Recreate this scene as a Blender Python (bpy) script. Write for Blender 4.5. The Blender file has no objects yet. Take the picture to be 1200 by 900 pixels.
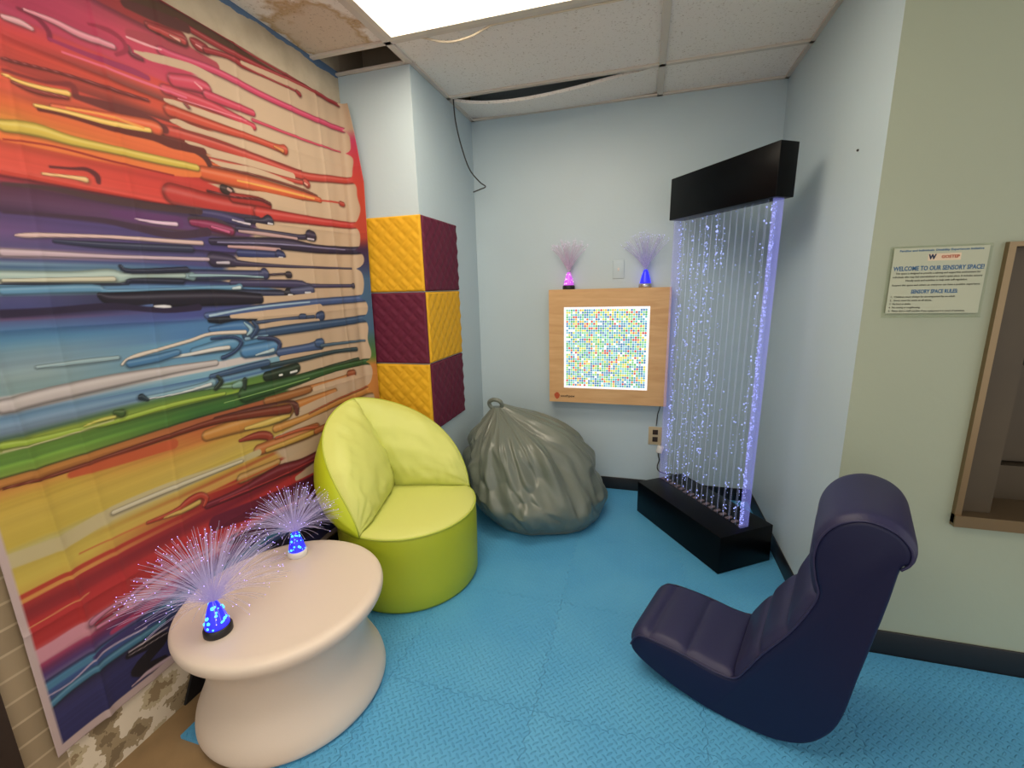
import bpy, bmesh, math, random
import numpy as np
from mathutils import Vector, Matrix, noise
random.seed(7)
rng = np.random.RandomState(5)
SC = bpy.context.scene
COL = SC.collection
R = math.radians

# ------------------------------------------------------------------ helpers
def lin(h):
    v = [int(h[i:i+2], 16)/255 for i in (0, 2, 4)]
    return [c/12.92 if c <= .04045 else ((c+.055)/1.055)**2.4 for c in v]

def rgba(h): return (*lin(h), 1)

def mat(name, col='808080', rough=.5, metal=0, emis=None, es=0, spec=.5, bump=0, bscale=60, var=0, vscale=4, coat=0, sheen=0):
    m = bpy.data.materials.new(name); m.use_nodes = True
    nt = m.node_tree; b = nt.nodes['Principled BSDF']
    b.inputs['Base Color'].default_value = rgba(col)
    b.inputs['Roughness'].default_value = rough
    b.inputs['Metallic'].default_value = metal
    b.inputs['Specular IOR Level'].default_value = spec
    b.inputs['Coat Weight'].default_value = coat
    b.inputs['Sheen Weight'].default_value = sheen
    if emis:
        b.inputs['Emission Color'].default_value = rgba(emis); b.inputs['Emission Strength'].default_value = es
    if bump or var:
        tc = nt.nodes.new('ShaderNodeTexCoord')
    if bump:
        n = nt.nodes.new('ShaderNodeTexNoise'); n.inputs['Scale'].default_value = bscale; n.inputs['Detail'].default_value = 3
        bp = nt.nodes.new('ShaderNodeBump'); bp.inputs['Strength'].default_value = bump; bp.inputs['Distance'].default_value = .01
        nt.links.new(tc.outputs['Object'], n.inputs['Vector']); nt.links.new(n.outputs['Fac'], bp.inputs['Height'])
        nt.links.new(bp.outputs['Normal'], b.inputs['Normal'])
    if var:
        n = nt.nodes.new('ShaderNodeTexNoise'); n.inputs['Scale'].default_value = vscale; n.inputs['Detail'].default_value = 4
        r = nt.nodes.new('ShaderNodeValToRGB')
        c = lin(col)
        r.color_ramp.elements[0].position = .3; r.color_ramp.elements[1].position = .7
        r.color_ramp.elements[0].color = (*[x*(1-var) for x in c], 1); r.color_ramp.elements[1].color = (*[min(1, x*(1+var)) for x in c], 1)
        nt.links.new(tc.outputs['Object'], n.inputs['Vector']); nt.links.new(n.outputs['Fac'], r.inputs['Fac'])
        nt.links.new(r.outputs['Color'], b.inputs['Base Color'])
    return m

def N(nt, t, **kw):
    n = nt.nodes.new(t)
    for k, v in kw.items(): setattr(n, k, v)
    return n

def obj(name, verts, faces, m, parent=None, smooth=False, loc=(0, 0, 0)):
    me = bpy.data.meshes.new(name)
    me.from_pydata([tuple(v) for v in verts], [], [tuple(f) for f in faces]); me.update()
    for mm in (m if isinstance(m, (list, tuple)) else [m]): me.materials.append(mm)
    if smooth: me.polygons.foreach_set('use_smooth', [True]*len(me.polygons))
    o = bpy.data.objects.new(name, me); COL.objects.link(o); o.location = loc
    if parent: o.parent = parent
    return o

def bobj(name, bm, m, parent=None, smooth=False, loc=(0, 0, 0), fix=True):
    if fix: bmesh.ops.recalc_face_normals(bm, faces=bm.faces)
    me = bpy.data.meshes.new(name); bm.to_mesh(me); bm.free()
    for mm in (m if isinstance(m, (list, tuple)) else [m]): me.materials.append(mm)
    if smooth: me.polygons.foreach_set('use_smooth', [True]*len(me.polygons))
    o = bpy.data.objects.new(name, me); COL.objects.link(o); o.location = loc
    if parent: o.parent = parent
    return o

def tag(o, label=None, cat=None, group=None, kind=None):
    if label: o['label'] = label
    if cat: o['category'] = cat
    if group: o['group'] = group
    if kind: o['kind'] = kind
    return o

def thing(name, label, cat, loc=(0, 0, 0), rz=0, group=None):
    o = bpy.data.objects.new(name, None); COL.objects.link(o); o.empty_display_size = .05
    o.location = loc; o.rotation_euler = (0, 0, rz)
    return tag(o, label, cat, group)

def struct(o): return tag(o, kind='structure')

def box(bm, x0, x1, y0, y1, z0, z1, mi=0):
    v = [bm.verts.new(p) for p in ((x0, y0, z0), (x1, y0, z0), (x1, y1, z0), (x0, y1, z0), (x0, y0, z1), (x1, y0, z1), (x1, y1, z1), (x0, y1, z1))]
    for f in ((3, 2, 1, 0), (4, 5, 6, 7), (0, 1, 5, 4), (1, 2, 6, 5), (2, 3, 7, 6), (3, 0, 4, 7)):
        bm.faces.new([v[i] for i in f]).material_index = mi
    return v

def BM(*boxes):
    bm = bmesh.new()
    for b in boxes: box(bm, *b)
    return bm

def bevel(o, w, seg=3, ang=40):
    b = o.modifiers.new('bevel', 'BEVEL'); b.width = w; b.segments = seg; b.limit_method = 'ANGLE'; b.angle_limit = R(ang)
    o.data.polygons.foreach_set('use_smooth', [True]*len(o.data.polygons))
    return o

def lathe(prof, n=64, cap=True):
    """prof: (r, z) list bottom to top -> verts, faces"""
    V, F = [], []
    for r, z in prof:
        for k in range(n):
            a = 2*math.pi*k/n; V.append((r*math.cos(a), r*math.sin(a), z))
    for i in range(len(prof)-1):
        for k in range(n):
            k2 = (k+1) % n; F.append((i*n+k, i*n+k2, (i+1)*n+k2, (i+1)*n+k))
    if cap:
        F.append(tuple(reversed(range(n)))); F.append(tuple((len(prof)-1)*n+k for k in range(n)))
    return V, F

def tube(bm, pts, r, n=8, mi=0):
    pts = [Vector(p) for p in pts]; rings = []
    up = Vector((.13, .27, .95)).normalized()
    for i, p in enumerate(pts):
        d = (pts[min(i+1, len(pts)-1)]-pts[max(i-1, 0)]).normalized()
        a = d.cross(up)
        if a.length < 1e-4: a = d.cross(Vector((1, 0, 0)))
        a.normalize(); b = d.cross(a)
        rr = r[i] if isinstance(r, (list, tuple)) else r
        rings.append([bm.verts.new(p+(a*math.cos(2*math.pi*k/n)+b*math.sin(2*math.pi*k/n))*rr) for k in range(n)])
    for A, B in zip(rings, rings[1:]):
        for k in range(n):
            f = bm.faces.new((A[k], A[(k+1) % n], B[(k+1) % n], B[k])); f.material_index = mi; f.smooth = True
    for q in (rings[0], rings[-1]):
        bm.faces.new(q).material_index = mi

def catmull(P, per=8, closed=False):
    out = []; n = len(P); P = [Vector(p) for p in P]
    rg = range(n) if closed else range(n-1)
    for i in rg:
        if closed: a, b, c, d = P[i-1], P[i], P[(i+1) % n], P[(i+2) % n]
        else: a, b, c, d = P[max(i-1, 0)], P[i], P[i+1], P[min(i+2, n-1)]
        for k in range(per):
            t = k/per
            out.append(.5*((2*b)+(c-a)*t+(2*a-5*b+4*c-d)*t*t+(3*b-a-3*c+d)*t**3))
    if not closed: out.append(P[-1])
    return out

def text_mesh(name, body, size, m, parent, loc, width=None, align='CENTER', bold=0, depth=.0004, rot=(R(90), 0, 0)):
    cu = bpy.data.curves.new(name, 'FONT'); cu.body = body; cu.size = size; cu.align_x = align; cu.extrude = depth; cu.offset = bold; cu.resolution_u = 2
    t = bpy.data.objects.new(name+'_tmp', cu); COL.objects.link(t)
    bpy.context.view_layer.update()
    me = bpy.data.meshes.new_from_object(t.evaluated_get(bpy.context.evaluated_depsgraph_get()))
    me.name = name
    bpy.data.objects.remove(t); bpy.data.curves.remove(cu)
    if width:
        xs = [v.co.x for v in me.vertices]; k = width/(max(xs)-min(xs))
        for v in me.vertices: v.co.x *= k
    me.materials.clear(); me.materials.append(m)
    o = bpy.data.objects.new(name, me); COL.objects.link(o); o.location = loc; o.rotation_euler = rot
    if parent: o.parent = parent
    return o

# ------------------------------------------------------------------ dimensions of the room (metres)
XL, XC, XR = -1.512, -1.111, .705          # left wall, pillar side, right wall
YC, YB, YF = 2.163, 2.977, 1.768          # pillar face, back wall, right-hand return wall
CE = 2.468                                # ceiling
FZ = -.013                                # concrete under the mats
YR, XE = -1.9, 3.2                        # behind the viewer, far right

# ------------------------------------------------------------------ materials
M = {}
M['blue_paint'] = mat('blue_paint', 'b9cad2', .42, bump=.06, bscale=45, var=.03, vscale=1.5)
M['warm_lit_paint'] = mat('warm_lit_paint', 'a3ac98', .45, bump=.06, bscale=45, var=.03, vscale=1.5)  # pale wall paint with the front wall's warm light put into its colour
M['black_rubber'] = mat('black_rubber', '15161a', .45)
M['black_gloss'] = mat('black_gloss', '06070a', .3, spec=.12)
M['grid_white'] = mat('grid_white', 'd3cabf', .5)
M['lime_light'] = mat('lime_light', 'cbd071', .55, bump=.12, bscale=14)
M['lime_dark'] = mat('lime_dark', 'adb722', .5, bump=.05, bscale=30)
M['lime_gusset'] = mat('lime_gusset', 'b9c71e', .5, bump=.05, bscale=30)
M['lime_piping'] = mat('lime_piping', 'b2bd45', .5)
M['grey_vinyl'] = mat('grey_vinyl', '6b7269', .3, bump=.10, bscale=22)
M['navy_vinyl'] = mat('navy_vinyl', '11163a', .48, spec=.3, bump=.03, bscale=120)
M['navy_vinyl_lit'] = mat('navy_vinyl_lit', '29294b', .48, spec=.35, bump=.03, bscale=120)  # same navy vinyl, colour lightened for light reflected off the top
M['table_plastic'] = mat('table_plastic', 'd6c7b9', .42, bump=.02, bscale=200)
M['foam_yellow'] = mat('foam_yellow', 'd8a315', .75, bump=.04, bscale=300)
M['foam_maroon'] = mat('foam_maroon', '5c0a2f', .75, bump=.04, bscale=300)
M['steel'] = mat('steel', '8a8478', .32, metal=.9)
M['bronze'] = mat('bronze_steel', '8d7a5e', .38, metal=.85)
M['hatch_inside'] = mat('hatch_inside', '4e4435', .45, metal=.3, var=.15, vscale=3)
M['hatch_dark'] = mat('hatch_dark', '3a332b', .5, metal=.3)
M['plate_ivory'] = mat('plate_ivory', 'b9a98a', .4)
M['plate_blue'] = mat('plate_blue', 'b9cad2', .4)
M['white_plastic'] = mat('white_plastic', 'e6e2dc', .35)
M['silver'] = mat('silver', 'c9c6c4', .25, metal=.8)
M['cable_dark'] = mat('cable_dark', '33302e', .5)
M['cable_white'] = mat('cable_white', 'd8cbb4', .5)
M['dark_wood'] = mat('dark_wood', '2b1d15', .6, var=.3, vscale=20)
M['paper'] = mat('paper', 'b7bda8', .7)
M['ink_blue'] = mat('ink_blue', '2f628f', .7)
M['ink_dark'] = mat('ink_dark', '34362f', .7)
M['ink_navy'] = mat('ink_navy', '202c4a', .7)
M['ink_red'] = mat('ink_red', 'b0543c', .7)
M['ink_orange'] = mat('ink_orange', 'b8502c', .6)
M['ink_brown'] = mat('ink_brown', '3a2a1e', .6)
M['logo_white'] = mat('logo_white', 'dbc8ae', .7)

def clear_mat(name, tint, gloss):
    m = bpy.data.materials.new(name); m.use_nodes = True; nt = m.node_tree; nt.nodes.clear()
    o = N(nt, 'ShaderNodeOutputMaterial'); t = N(nt, 'ShaderNodeBsdfTransparent'); g = N(nt, 'ShaderNodeBsdfGlossy')
    t.inputs[0].default_value = tint; g.inputs['Roughness'].default_value = .05
    fr = N(nt, 'ShaderNodeFresnel'); fr.inputs['IOR'].default_value = gloss
    mx = N(nt, 'ShaderNodeMixShader')
    ge = N(nt, 'ShaderNodeNewGeometry'); ou = N(nt, 'ShaderNodeMath', operation='SUBTRACT'); ou.inputs[0].default_value = 1; nt.links.new(ge.outputs['Backfacing'], ou.inputs[1])
    ml = N(nt, 'ShaderNodeMath', operation='MULTIPLY'); nt.links.new(fr.outputs[0], ml.inputs[0]); nt.links.new(ou.outputs[0], ml.inputs[1])   # only the outer faces reflect
    nt.links.new(ml.outputs[0], mx.inputs[0]); nt.links.new(t.outputs[0], mx.inputs[1]); nt.links.new(g.outputs[0], mx.inputs[2]); nt.links.new(mx.outputs[0], o.inputs[0])
    return m
M['acrylic'] = clear_mat('clear_acrylic', (.97, .98, .99, 1), 1.2)
M['sheet'] = clear_mat('acrylic_sleeve', (.96, .97, .95, 1), 1.2)

def glow_mat(name, col, es, alpha=1.0, body='ffffff'):
    """lit plastic that also lets the background through by 1-alpha"""
    m = mat(name, body, .3, emis=col, es=es)
    m.node_tree.nodes['Principled BSDF'].inputs['Alpha'].default_value = alpha
    return m

def ceiling_mat():
    m = bpy.data.materials.new('mineral_tile'); m.use_nodes = True; nt = m.node_tree; b = nt.nodes['Principled BSDF']; L = nt.links.new
    b.inputs['Roughness'].default_value = .9
    tc = N(nt, 'ShaderNodeTexCoord')
    n = N(nt, 'ShaderNodeTexNoise'); n.inputs['Scale'].default_value = 110; n.inputs['Detail'].default_value = 3; L(tc.outputs['Object'], n.inputs['Vector'])
    r = N(nt, 'ShaderNodeValToRGB'); r.color_ramp.elements[0].position = .28; r.color_ramp.elements[1].position = .40
    r.color_ramp.elements[0].color = rgba('c6bbae'); r.color_ramp.elements[1].color = rgba('f2ece6'); L(n.outputs['Fac'], r.inputs['Fac'])
    # brown water stain on the tile next to the left wall
    sx = N(nt, 'ShaderNodeVectorMath', operation='SUBTRACT'); sx.inputs[1].default_value = (-1.33, 1.86, CE); L(tc.outputs['Object'], sx.inputs[0])
    sc = N(nt, 'ShaderNodeVectorMath', operation='MULTIPLY'); sc.inputs[1].default_value = (5.0, 3.6, 1); L(sx.outputs[0], sc.inputs[0])
    ln = N(nt, 'ShaderNodeVectorMath', operation='LENGTH'); L(sc.outputs[0], ln.inputs[0])
    n2 = N(nt, 'ShaderNodeTexNoise'); n2.inputs['Scale'].default_value = 9; n2.inputs['Detail'].default_value = 5; L(tc.outputs['Object'], n2.inputs['Vector'])
    ad = N(nt, 'ShaderNodeMath', operation='MULTIPLY_ADD'); ad.inputs[1].default_value = 1.3; L(n2.outputs['Fac'], ad.inputs[0]); L(ln.outputs['Value'], ad.inputs[2])
    r2 = N(nt, 'ShaderNodeValToRGB'); e = r2.color_ramp.elements
    e[0].position = .0; e[0].color = (.6, .6, .6, 1); e[1].position = .99; e[1].color = (0, 0, 0, 1)
    e2 = e.new(.80); e2.color = (.55, .55, .55, 1); e3 = e.new(.9); e3.color = (.95, .95, .95, 1)
    sb = N(nt, 'ShaderNodeMath', operation='MULTIPLY'); sb.inputs[1].default_value = .6; L(ad.outputs[0], sb.inputs[0]); L(sb.outputs[0], r2.inputs['Fac'])
    mx = N(nt, 'ShaderNodeMix', data_type='RGBA', blend_type='MULTIPLY'); mx.inputs['B'].default_value = rgba('c9ae84')
    L(r2.outputs['Color'], mx.inputs['Factor']); L(r.outputs['Color'], mx.inputs['A']); L(mx.outputs['Result'], b.inputs['Base Color'])
    bp = N(nt, 'ShaderNodeBump'); bp.inputs['Strength'].default_value = .15; bp.inputs['Distance'].default_value = .004; L(n.outputs['Fac'], bp.inputs['Height']); L(bp.outputs['Normal'], b.inputs['Normal'])
    return m
M['ceiling'] = ceiling_mat()

def leftwall_mat():
    m = bpy.data.materials.new('old_painted_brick'); m.use_nodes = True; nt = m.node_tree; b = nt.nodes['Principled BSDF']; L = nt.links.new
    b.inputs['Roughness'].default_value = .75
    tc = N(nt, 'ShaderNodeTexCoord'); sp = N(nt, 'ShaderNodeSeparateXYZ'); L(tc.outputs['Object'], sp.inputs[0])
    cb = N(nt, 'ShaderNodeCombineXYZ'); L(sp.outputs['Y'], cb.inputs['X']); L(sp.outputs['Z'], cb.inputs['Y'])
    br = N(nt, 'ShaderNodeTexBrick'); br.inputs['Scale'].default_value = 1; br.inputs['Brick Width'].default_value = .2; br.inputs['Row Height'].default_value = .066
    br.inputs['Mortar Size'].default_value = .004; br.inputs['Mortar Smooth'].default_value = .3; br.inputs['Color1'].default_value = rgba('9c8a6e'); br.inputs['Color2'].default_value = rgba('8b7a60'); br.inputs['Mortar'].default_value = rgba('b3a084')
    L(cb.outputs[0], br.inputs['Vector'])
    # plaster above / behind the cloth
    st = N(nt, 'ShaderNodeMath', operation='GREATER_THAN'); st.inputs[1].default_value = .60; L(sp.outputs['Y'], st.inputs[0])
    n0 = N(nt, 'ShaderNodeTexNoise'); n0.inputs['Scale'].default_value = 6; n0.inputs['Detail'].default_value = 5; L(tc.outputs['Object'], n0.inputs['Vector'])
    pr = N(nt, 'ShaderNodeValToRGB'); pr.color_ramp.elements[0].position = .35; pr.color_ramp.elements[1].position = .65
    pr.color_ramp.elements[0].color = rgba('aa9c86'); pr.color_ramp.elements[1].color = rgba('c6b9a2'); L(n0.outputs['Fac'], pr.inputs['Fac'])
    mx = N(nt, 'ShaderNodeMix', data_type='RGBA'); L(st.outputs[0], mx.inputs['Factor']); L(br.outputs['Color'], mx.inputs['A']); L(pr.outputs['Color'], mx.inputs['B'])
    # peeling white and ochre patches low down
    n1 = N(nt, 'ShaderNodeTexNoise'); n1.inputs['Scale'].default_value = 7; n1.inputs['Detail'].default_value = 5; n1.inputs['Roughness'].default_value = .6; L(tc.outputs['Object'], n1.inputs['Vector'])
    pk = N(nt, 'ShaderNodeValToRGB'); e = pk.color_ramp.elements; pk.color_ramp.interpolation = 'CONSTANT'
    e[0].position = 0; e[0].color = rgba('7d6c52'); e[1].position = .47; e[1].color = rgba('d9cdb8'); x = e.new(.58); x.color = rgba('b9ab8c'); x = e.new(.64); x.color = rgba('8f7c5e'); x = e.new(.41); x.color = rgba('9c8b6d')
    L(n1.outputs['Fac'], pk.inputs['Fac'])
    lo = N(nt, 'ShaderNodeMath', operation='LESS_THAN'); lo.inputs[1].default_value = .22; L(sp.outputs['Z'], lo.inputs[0])
    lo2 = N(nt, 'ShaderNodeMath', operation='MULTIPLY'); L(lo.outputs[0], lo2.inputs[0]); L(st.outputs[0], lo2.inputs[1])
    m2 = N(nt, 'ShaderNodeMix', data_type='RGBA'); L(lo2.outputs[0], m2.inputs['Factor']); L(mx.outputs['Result'], m2.inputs['A']); L(pk.outputs['Color'], m2.inputs['B'])
    # ragged line of blue paint under the ceiling
    zz = N(nt, 'ShaderNodeMath', operation='MULTIPLY_ADD'); zz.inputs[1].default_value = .05; L(n1.outputs['Fac'], zz.inputs[0]); L(sp.outputs['Z'], zz.inputs[2])
    bl = N(nt, 'ShaderNodeMath', operation='GREATER_THAN'); bl.inputs[1].default_value = CE+.006; L(zz.outputs[0], bl.inputs[0])
    ab = N(nt, 'ShaderNodeMath', operation='LESS_THAN'); ab.inputs[1].default_value = CE+.012; L(sp.outputs['Z'], ab.inputs[0])
    b2 = N(nt, 'ShaderNodeMath', operation='MULTIPLY'); L(bl.outputs[0], b2.inputs[0]); L(ab.outputs[0], b2.inputs[1])
    m3 = N(nt, 'ShaderNodeMix', data_type='RGBA'); m3.inputs['B'].default_value = rgba('5d7696'); L(b2.outputs[0], m3.inputs['Factor']); L(m2.outputs['Result'], m3.inputs['A'])
    L(m3.outputs['Result'], b.inputs['Base Color'])
    bp = N(nt, 'ShaderNodeBump'); bp.inputs['Strength'].default_value = .5; bp.inputs['Distance'].default_value = .006
    L(n1.outputs['Fac'], bp.inputs['Height']); L(bp.outputs['Normal'], b.inputs['Normal'])
    return m
M['left_wall'] = leftwall_mat()
M['concrete'] = mat('worn_concrete', '8d7350', .7, bump=.1, bscale=40, var=.2, vscale=5)

def mat_floor():
    m = bpy.data.materials.new('blue_foam'); m.use_nodes = True; nt = m.node_tree; b = nt.nodes['Principled BSDF']; L = nt.links.new
    b.inputs['Base Color'].default_value = rgba('3f93bd'); b.inputs['Roughness'].default_value = .5; b.inputs['Specular IOR Level'].default_value = .4
    def mth(op, a=None, bb=None, c=None):
        n = N(nt, 'ShaderNodeMath', operation=op)
        for i, v in enumerate((a, bb, c)):
            if v is None: continue
            if isinstance(v, (int, float)): n.inputs[i].default_value = v
            else: L(v, n.inputs[i])
        return n.outputs[0]
    tc = N(nt, 'ShaderNodeTexCoord'); sp = N(nt, 'ShaderNodeSeparateXYZ'); L(tc.outputs['Object'], sp.inputs[0])
    p = 1/.020
    a = mth('MULTIPLY', mth('ADD', sp.outputs['X'], sp.outputs['Y']), p*.7071); c = mth('MULTIPLY', mth('SUBTRACT', sp.outputs['X'], sp.outputs['Y']), p*.7071)
    par = mth('MODULO', mth('ADD', mth('ADD', mth('FLOOR', a), mth('FLOOR', c)), 1000), 2)
    fa = mth('SUBTRACT', mth('FRACT', a), .5); fc = mth('SUBTRACT', mth('FRACT', c), .5)
    e1 = mth('ADD', mth('POWER', mth('ABSOLUTE', mth('DIVIDE', fa, .5)), 2), mth('POWER', mth('ABSOLUTE', mth('DIVIDE', fc, .17)), 2))
    e2 = mth('ADD', mth('POWER', mth('ABSOLUTE', mth('DIVIDE', fc, .5)), 2), mth('POWER', mth('ABSOLUTE', mth('DIVIDE', fa, .17)), 2))
    mx = N(nt, 'ShaderNodeMix', data_type='FLOAT'); L(par, mx.inputs['Factor']); L(e1, mx.inputs['A']); L(e2, mx.inputs['B'])
    mr = N(nt, 'ShaderNodeMapRange', interpolation_type='SMOOTHSTEP'); mr.inputs['From Min'].default_value = .45; mr.inputs['From Max'].default_value = 1.1; mr.inputs['To Min'].default_value = 1; mr.inputs['To Max'].default_value = 0
    L(mx.outputs['Result'], mr.inputs['Value'])
    bp = N(nt, 'ShaderNodeBump'); bp.inputs['Strength'].default_value = 1; bp.inputs['Distance'].default_value = .003; L(mr.outputs['Result'], bp.inputs['Height']); L(bp.outputs['Normal'], b.inputs['Normal'])
    n = N(nt, 'ShaderNodeTexNoise'); n.inputs['Scale'].default_value = 3; n.inputs['Detail'].default_value = 5; L(tc.outputs['Object'], n.inputs['Vector'])
    r = N(nt, 'ShaderNodeValToRGB'); r.color_ramp.elements[0].position = .3; r.color_ramp.elements[1].position = .7
    r.color_ramp.elements[0].color = rgba('4c9bcd'); r.color_ramp.elements[1].color = rgba('58a5d2'); L(n.outputs['Fac'], r.inputs['Fac']); L(r.outputs['Color'], b.inputs['Base Color'])
    return m
M['mat_blue'] = mat_floor()

def wood_mat():
    m = bpy.data.materials.new('birch_ply'); m.use_nodes = True; nt = m.node_tree; b = nt.nodes['Principled BSDF']; L = nt.links.new
    b.inputs['Roughness'].default_value = .45
    tc = N(nt, 'ShaderNodeTexCoord'); mp = N(nt, 'ShaderNodeMapping'); mp.inputs['Scale'].default_value = (1.2, 1, 9); L(tc.outputs['Object'], mp.inputs[0])
    n = N(nt, 'ShaderNodeTexNoise'); n.inputs['Scale'].default_value = 3; n.inputs['Detail'].default_value = 5; n.inputs['Distortion'].default_value = .8; L(mp.outputs[0], n.inputs['Vector'])
    r = N(nt, 'ShaderNodeValToRGB'); r.color_ramp.elements[0].position = .3; r.color_ramp.elements[1].position = .7
    r.color_ramp.elements[0].color = rgba('c79a68'); r.color_ramp.elements[1].color = rgba('d9b07e'); L(n.outputs['Fac'], r.inputs['Fac']); L(r.outputs['Color'], b.inputs['Base Color'])
    return m
M['birch'] = wood_mat()

# ------------------------------------------------------------------ the room
struct(bobj('floor', BM((XL-.2, XE, YR-.1, YB+.1, FZ-.1, FZ)), M['concrete']))
struct(bobj('wall_left', BM((XL-.12, XL, .515, YC+.02, FZ, CE+.35)), M['left_wall']))
struct(bobj('trim_1', BM((XL-.12, XL+.012, .30, .5145, FZ, CE)), M['dark_wood']))
struct(bobj('wall_rear_left', BM((XL-.12, XL, YR, .299, FZ, CE+.02)), M['warm_lit_paint']))
struct(bobj('wall_pillar', BM((XL-.12, XC, YC, YB+.1, FZ, CE-.012)), M['blue_paint']))
struct(bobj('wall_back', BM((XC, XR+.1, YB, YB+.1, FZ, CE+.35)), M['blue_paint']))
struct(bobj('wall_right', BM((XR, XR+.1, YF+.001, YB, FZ, CE+.02)), M['blue_paint']))
HX0, HX1, HZ0, HZ1 = 1.062, 2.1, .59, 1.487
struct(bobj('wall_front', BM((XR+.0005, HX0, YF, YF+.1, FZ, CE+.02), (HX1, XE, YF, YF+.1, FZ, CE+.02), (HX0, HX1, YF, YF+.1, FZ, HZ0), (HX0, HX1, YF, YF+.1, HZ1, CE+.02)), M['warm_lit_paint']))

def baseboard(name, *b):
    o = bobj(name, BM(*b), M['black_rubber']); bevel(o, .004, 2); struct(o)
baseboard('baseboard_back', (XC+.007, XR-.007, YB-.007, YB-.0002, FZ, .085))
baseboard('baseboard_right', (XR-.007, XR-.0002, YF+.002, YB-.008, FZ, .09))
baseboard('baseboard_front', (XR-.007, XE-.001, YF-.007, YF-.0002, FZ, .098))
baseboard('baseboard_pillar', (XC+.0002, XC+.007, YC, YB-.008, FZ, .085))
# torn end of the black baseboard on the left wall
bm = bmesh.new()
a = [(.905, FZ), (.985, .155), (1.02, .16), (2.15, .16), (2.15, FZ)]
v0 = [bm.verts.new((XL+.0003, y, z)) for y, z in a]; v1 = [bm.verts.new((XL+.009, y, z)) for y, z in a]
bm.faces.new(v0); bm.faces.new(v1)
for i in range(5): bm.faces.new((v0[i], v0[(i+1) % 5], v1[(i+1) % 5], v1[i]))
struct(bobj('baseboard_left', bm, M['black_rubber']))

# ceiling: lay-in tiles and T-bars; one bay is open next to the pillar
TX = [XL, -1.111, .05, XR, 1.27, 2.49, XE]
TY = [YR, -1.70, -1.09, -.48, .13, .75, 1.36, 1.975, 2.595, YB]
LIGHTS = [(1, 6), (1, 4), (1, 1)]          # bays holding a fixture; the last two are unseen, added for fill light
bm = bmesh.new(); tb = bmesh.new()
def bays(i, j):
    x0, x1, y0, y1 = TX[i], TX[i+1], TY[j], TY[j+1]
    if y0 >= YF-.01 and x0 >= XR-.01: return None
    if i == 2 and y1 > YF and y0 < YF: pass
    if i > 2 and y1 > YF: y1 = YF
    return x0, x1, y0, y1
for i in range(len(TX)-1):
    for j in range(len(TY)-1):
        b = bays(i, j)
        if not b: continue
        x0, x1, y0, y1 = b
        if (i, j) in LIGHTS or (i, j) in ((0, 7), (0, 8), (1, 8)): continue
        box(bm, x0+.002, x1-.002, y0+.002, y1-.002, CE, CE+.016)
struct(bobj('ceiling', bm, M['ceiling']))
def bar(x0, x1, y0, y1): box(tb, x0, x1, y0, y1, CE-.011, CE-.0005)
for i, x in enumerate(TX[1:-1], 1):
    y1 = YB if x < XR-.01 else YF
    if x == XC: y1 = YC-.002
    if abs(x-XR) < .01: bar(x-.02, x, YF, YB); bar(x-.014, x+.014, YR, YF); continue
    bar(x-.016, x+.016, YR, y1)
bar(XC, XC+.02, YC, YB)
for y in TY[1:-1]:
    bar(XL, XR if y > YF else XE, y-.012, y+.012) if y < YC else bar(XC, XR, y-.012, y+.012)
bar(XC, XR, YB-.02, YB); bar(XL, XC-.012, YC-.018, YC-.001)
struct(bobj('trim_2', tb, M['grid_white']))
# dark plenum above the open bays
M['plenum'] = mat('plenum', 'b3a490', .9)
struct(bobj('wall_plenum', BM((XL, XE, 1.9, YB+.09, CE+.34, CE+.38), (XL, XR, 1.94, 1.96, CE+.02, CE+.36), (XL-.12, XC, 2.40, 2.44, CE-.011, CE+.36), (XC-.03, XC-.001, 2.44, YB+.09, CE-.011, CE+.36), (XL-.12, XL, YC+.0205, 2.3999, CE-.0115, CE+.339), (XC-.1, XR+.1, YB+.01, YB+.09, CE+.34, CE+.36), (XR+.02, XR+.04, 1.96, YB, CE-.02, CE+.36)), M['plenum']))

# sagging ceiling tile along the back wall
V, F = [], []
nx, ny = 40, 8
def sag(u, v):
    k = max(0, math.sin(math.pi*min(1, (u*.93+.02)**.62)))**1.2
    return -.056*k*(1-v)**.8 - .012*math.sin(math.pi*u)
for side in (0, 1):
    for i in range(nx+1):
        for j in range(ny+1):
            u, v = i/nx, j/ny
            V.append((XC+.006+u*(.05-XC-.02), 2.63+v*(YB-.004-2.63), CE+.006+sag(u, v)+side*.016))
n1 = (nx+1)*(ny+1); q = lambda i, j, s: s*n1+i*(ny+1)+j
for i in range(nx):
    for j in range(ny):
        F.append((q(i, j, 0), q(i, j+1, 0), q(i+1, j+1, 0), q(i+1, j, 0))); F.append((q(i, j, 1), q(i+1, j, 1), q(i+1, j+1, 1), q(i, j+1, 1)))
    F.append((q(i, 0, 0), q(i+1, 0, 0), q(i+1, 0, 1), q(i, 0, 1))); F.append((q(i, ny, 1), q(i+1, ny, 1), q(i+1, ny, 0), q(i, ny, 0)))
for j in range(ny):
    F.append((q(0, j, 1), q(0, j+1, 1), q(0, j+1, 0), q(0, j, 0))); F.append((q(nx, j, 0), q(nx, j+1, 0), q(nx, j+1, 1), q(nx, j, 1)))
tag(obj('ceiling_tile', V, F, M['ceiling']), 'sagging white ceiling tile bowed out of its grid above the back wall', 'ceiling tile')

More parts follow.
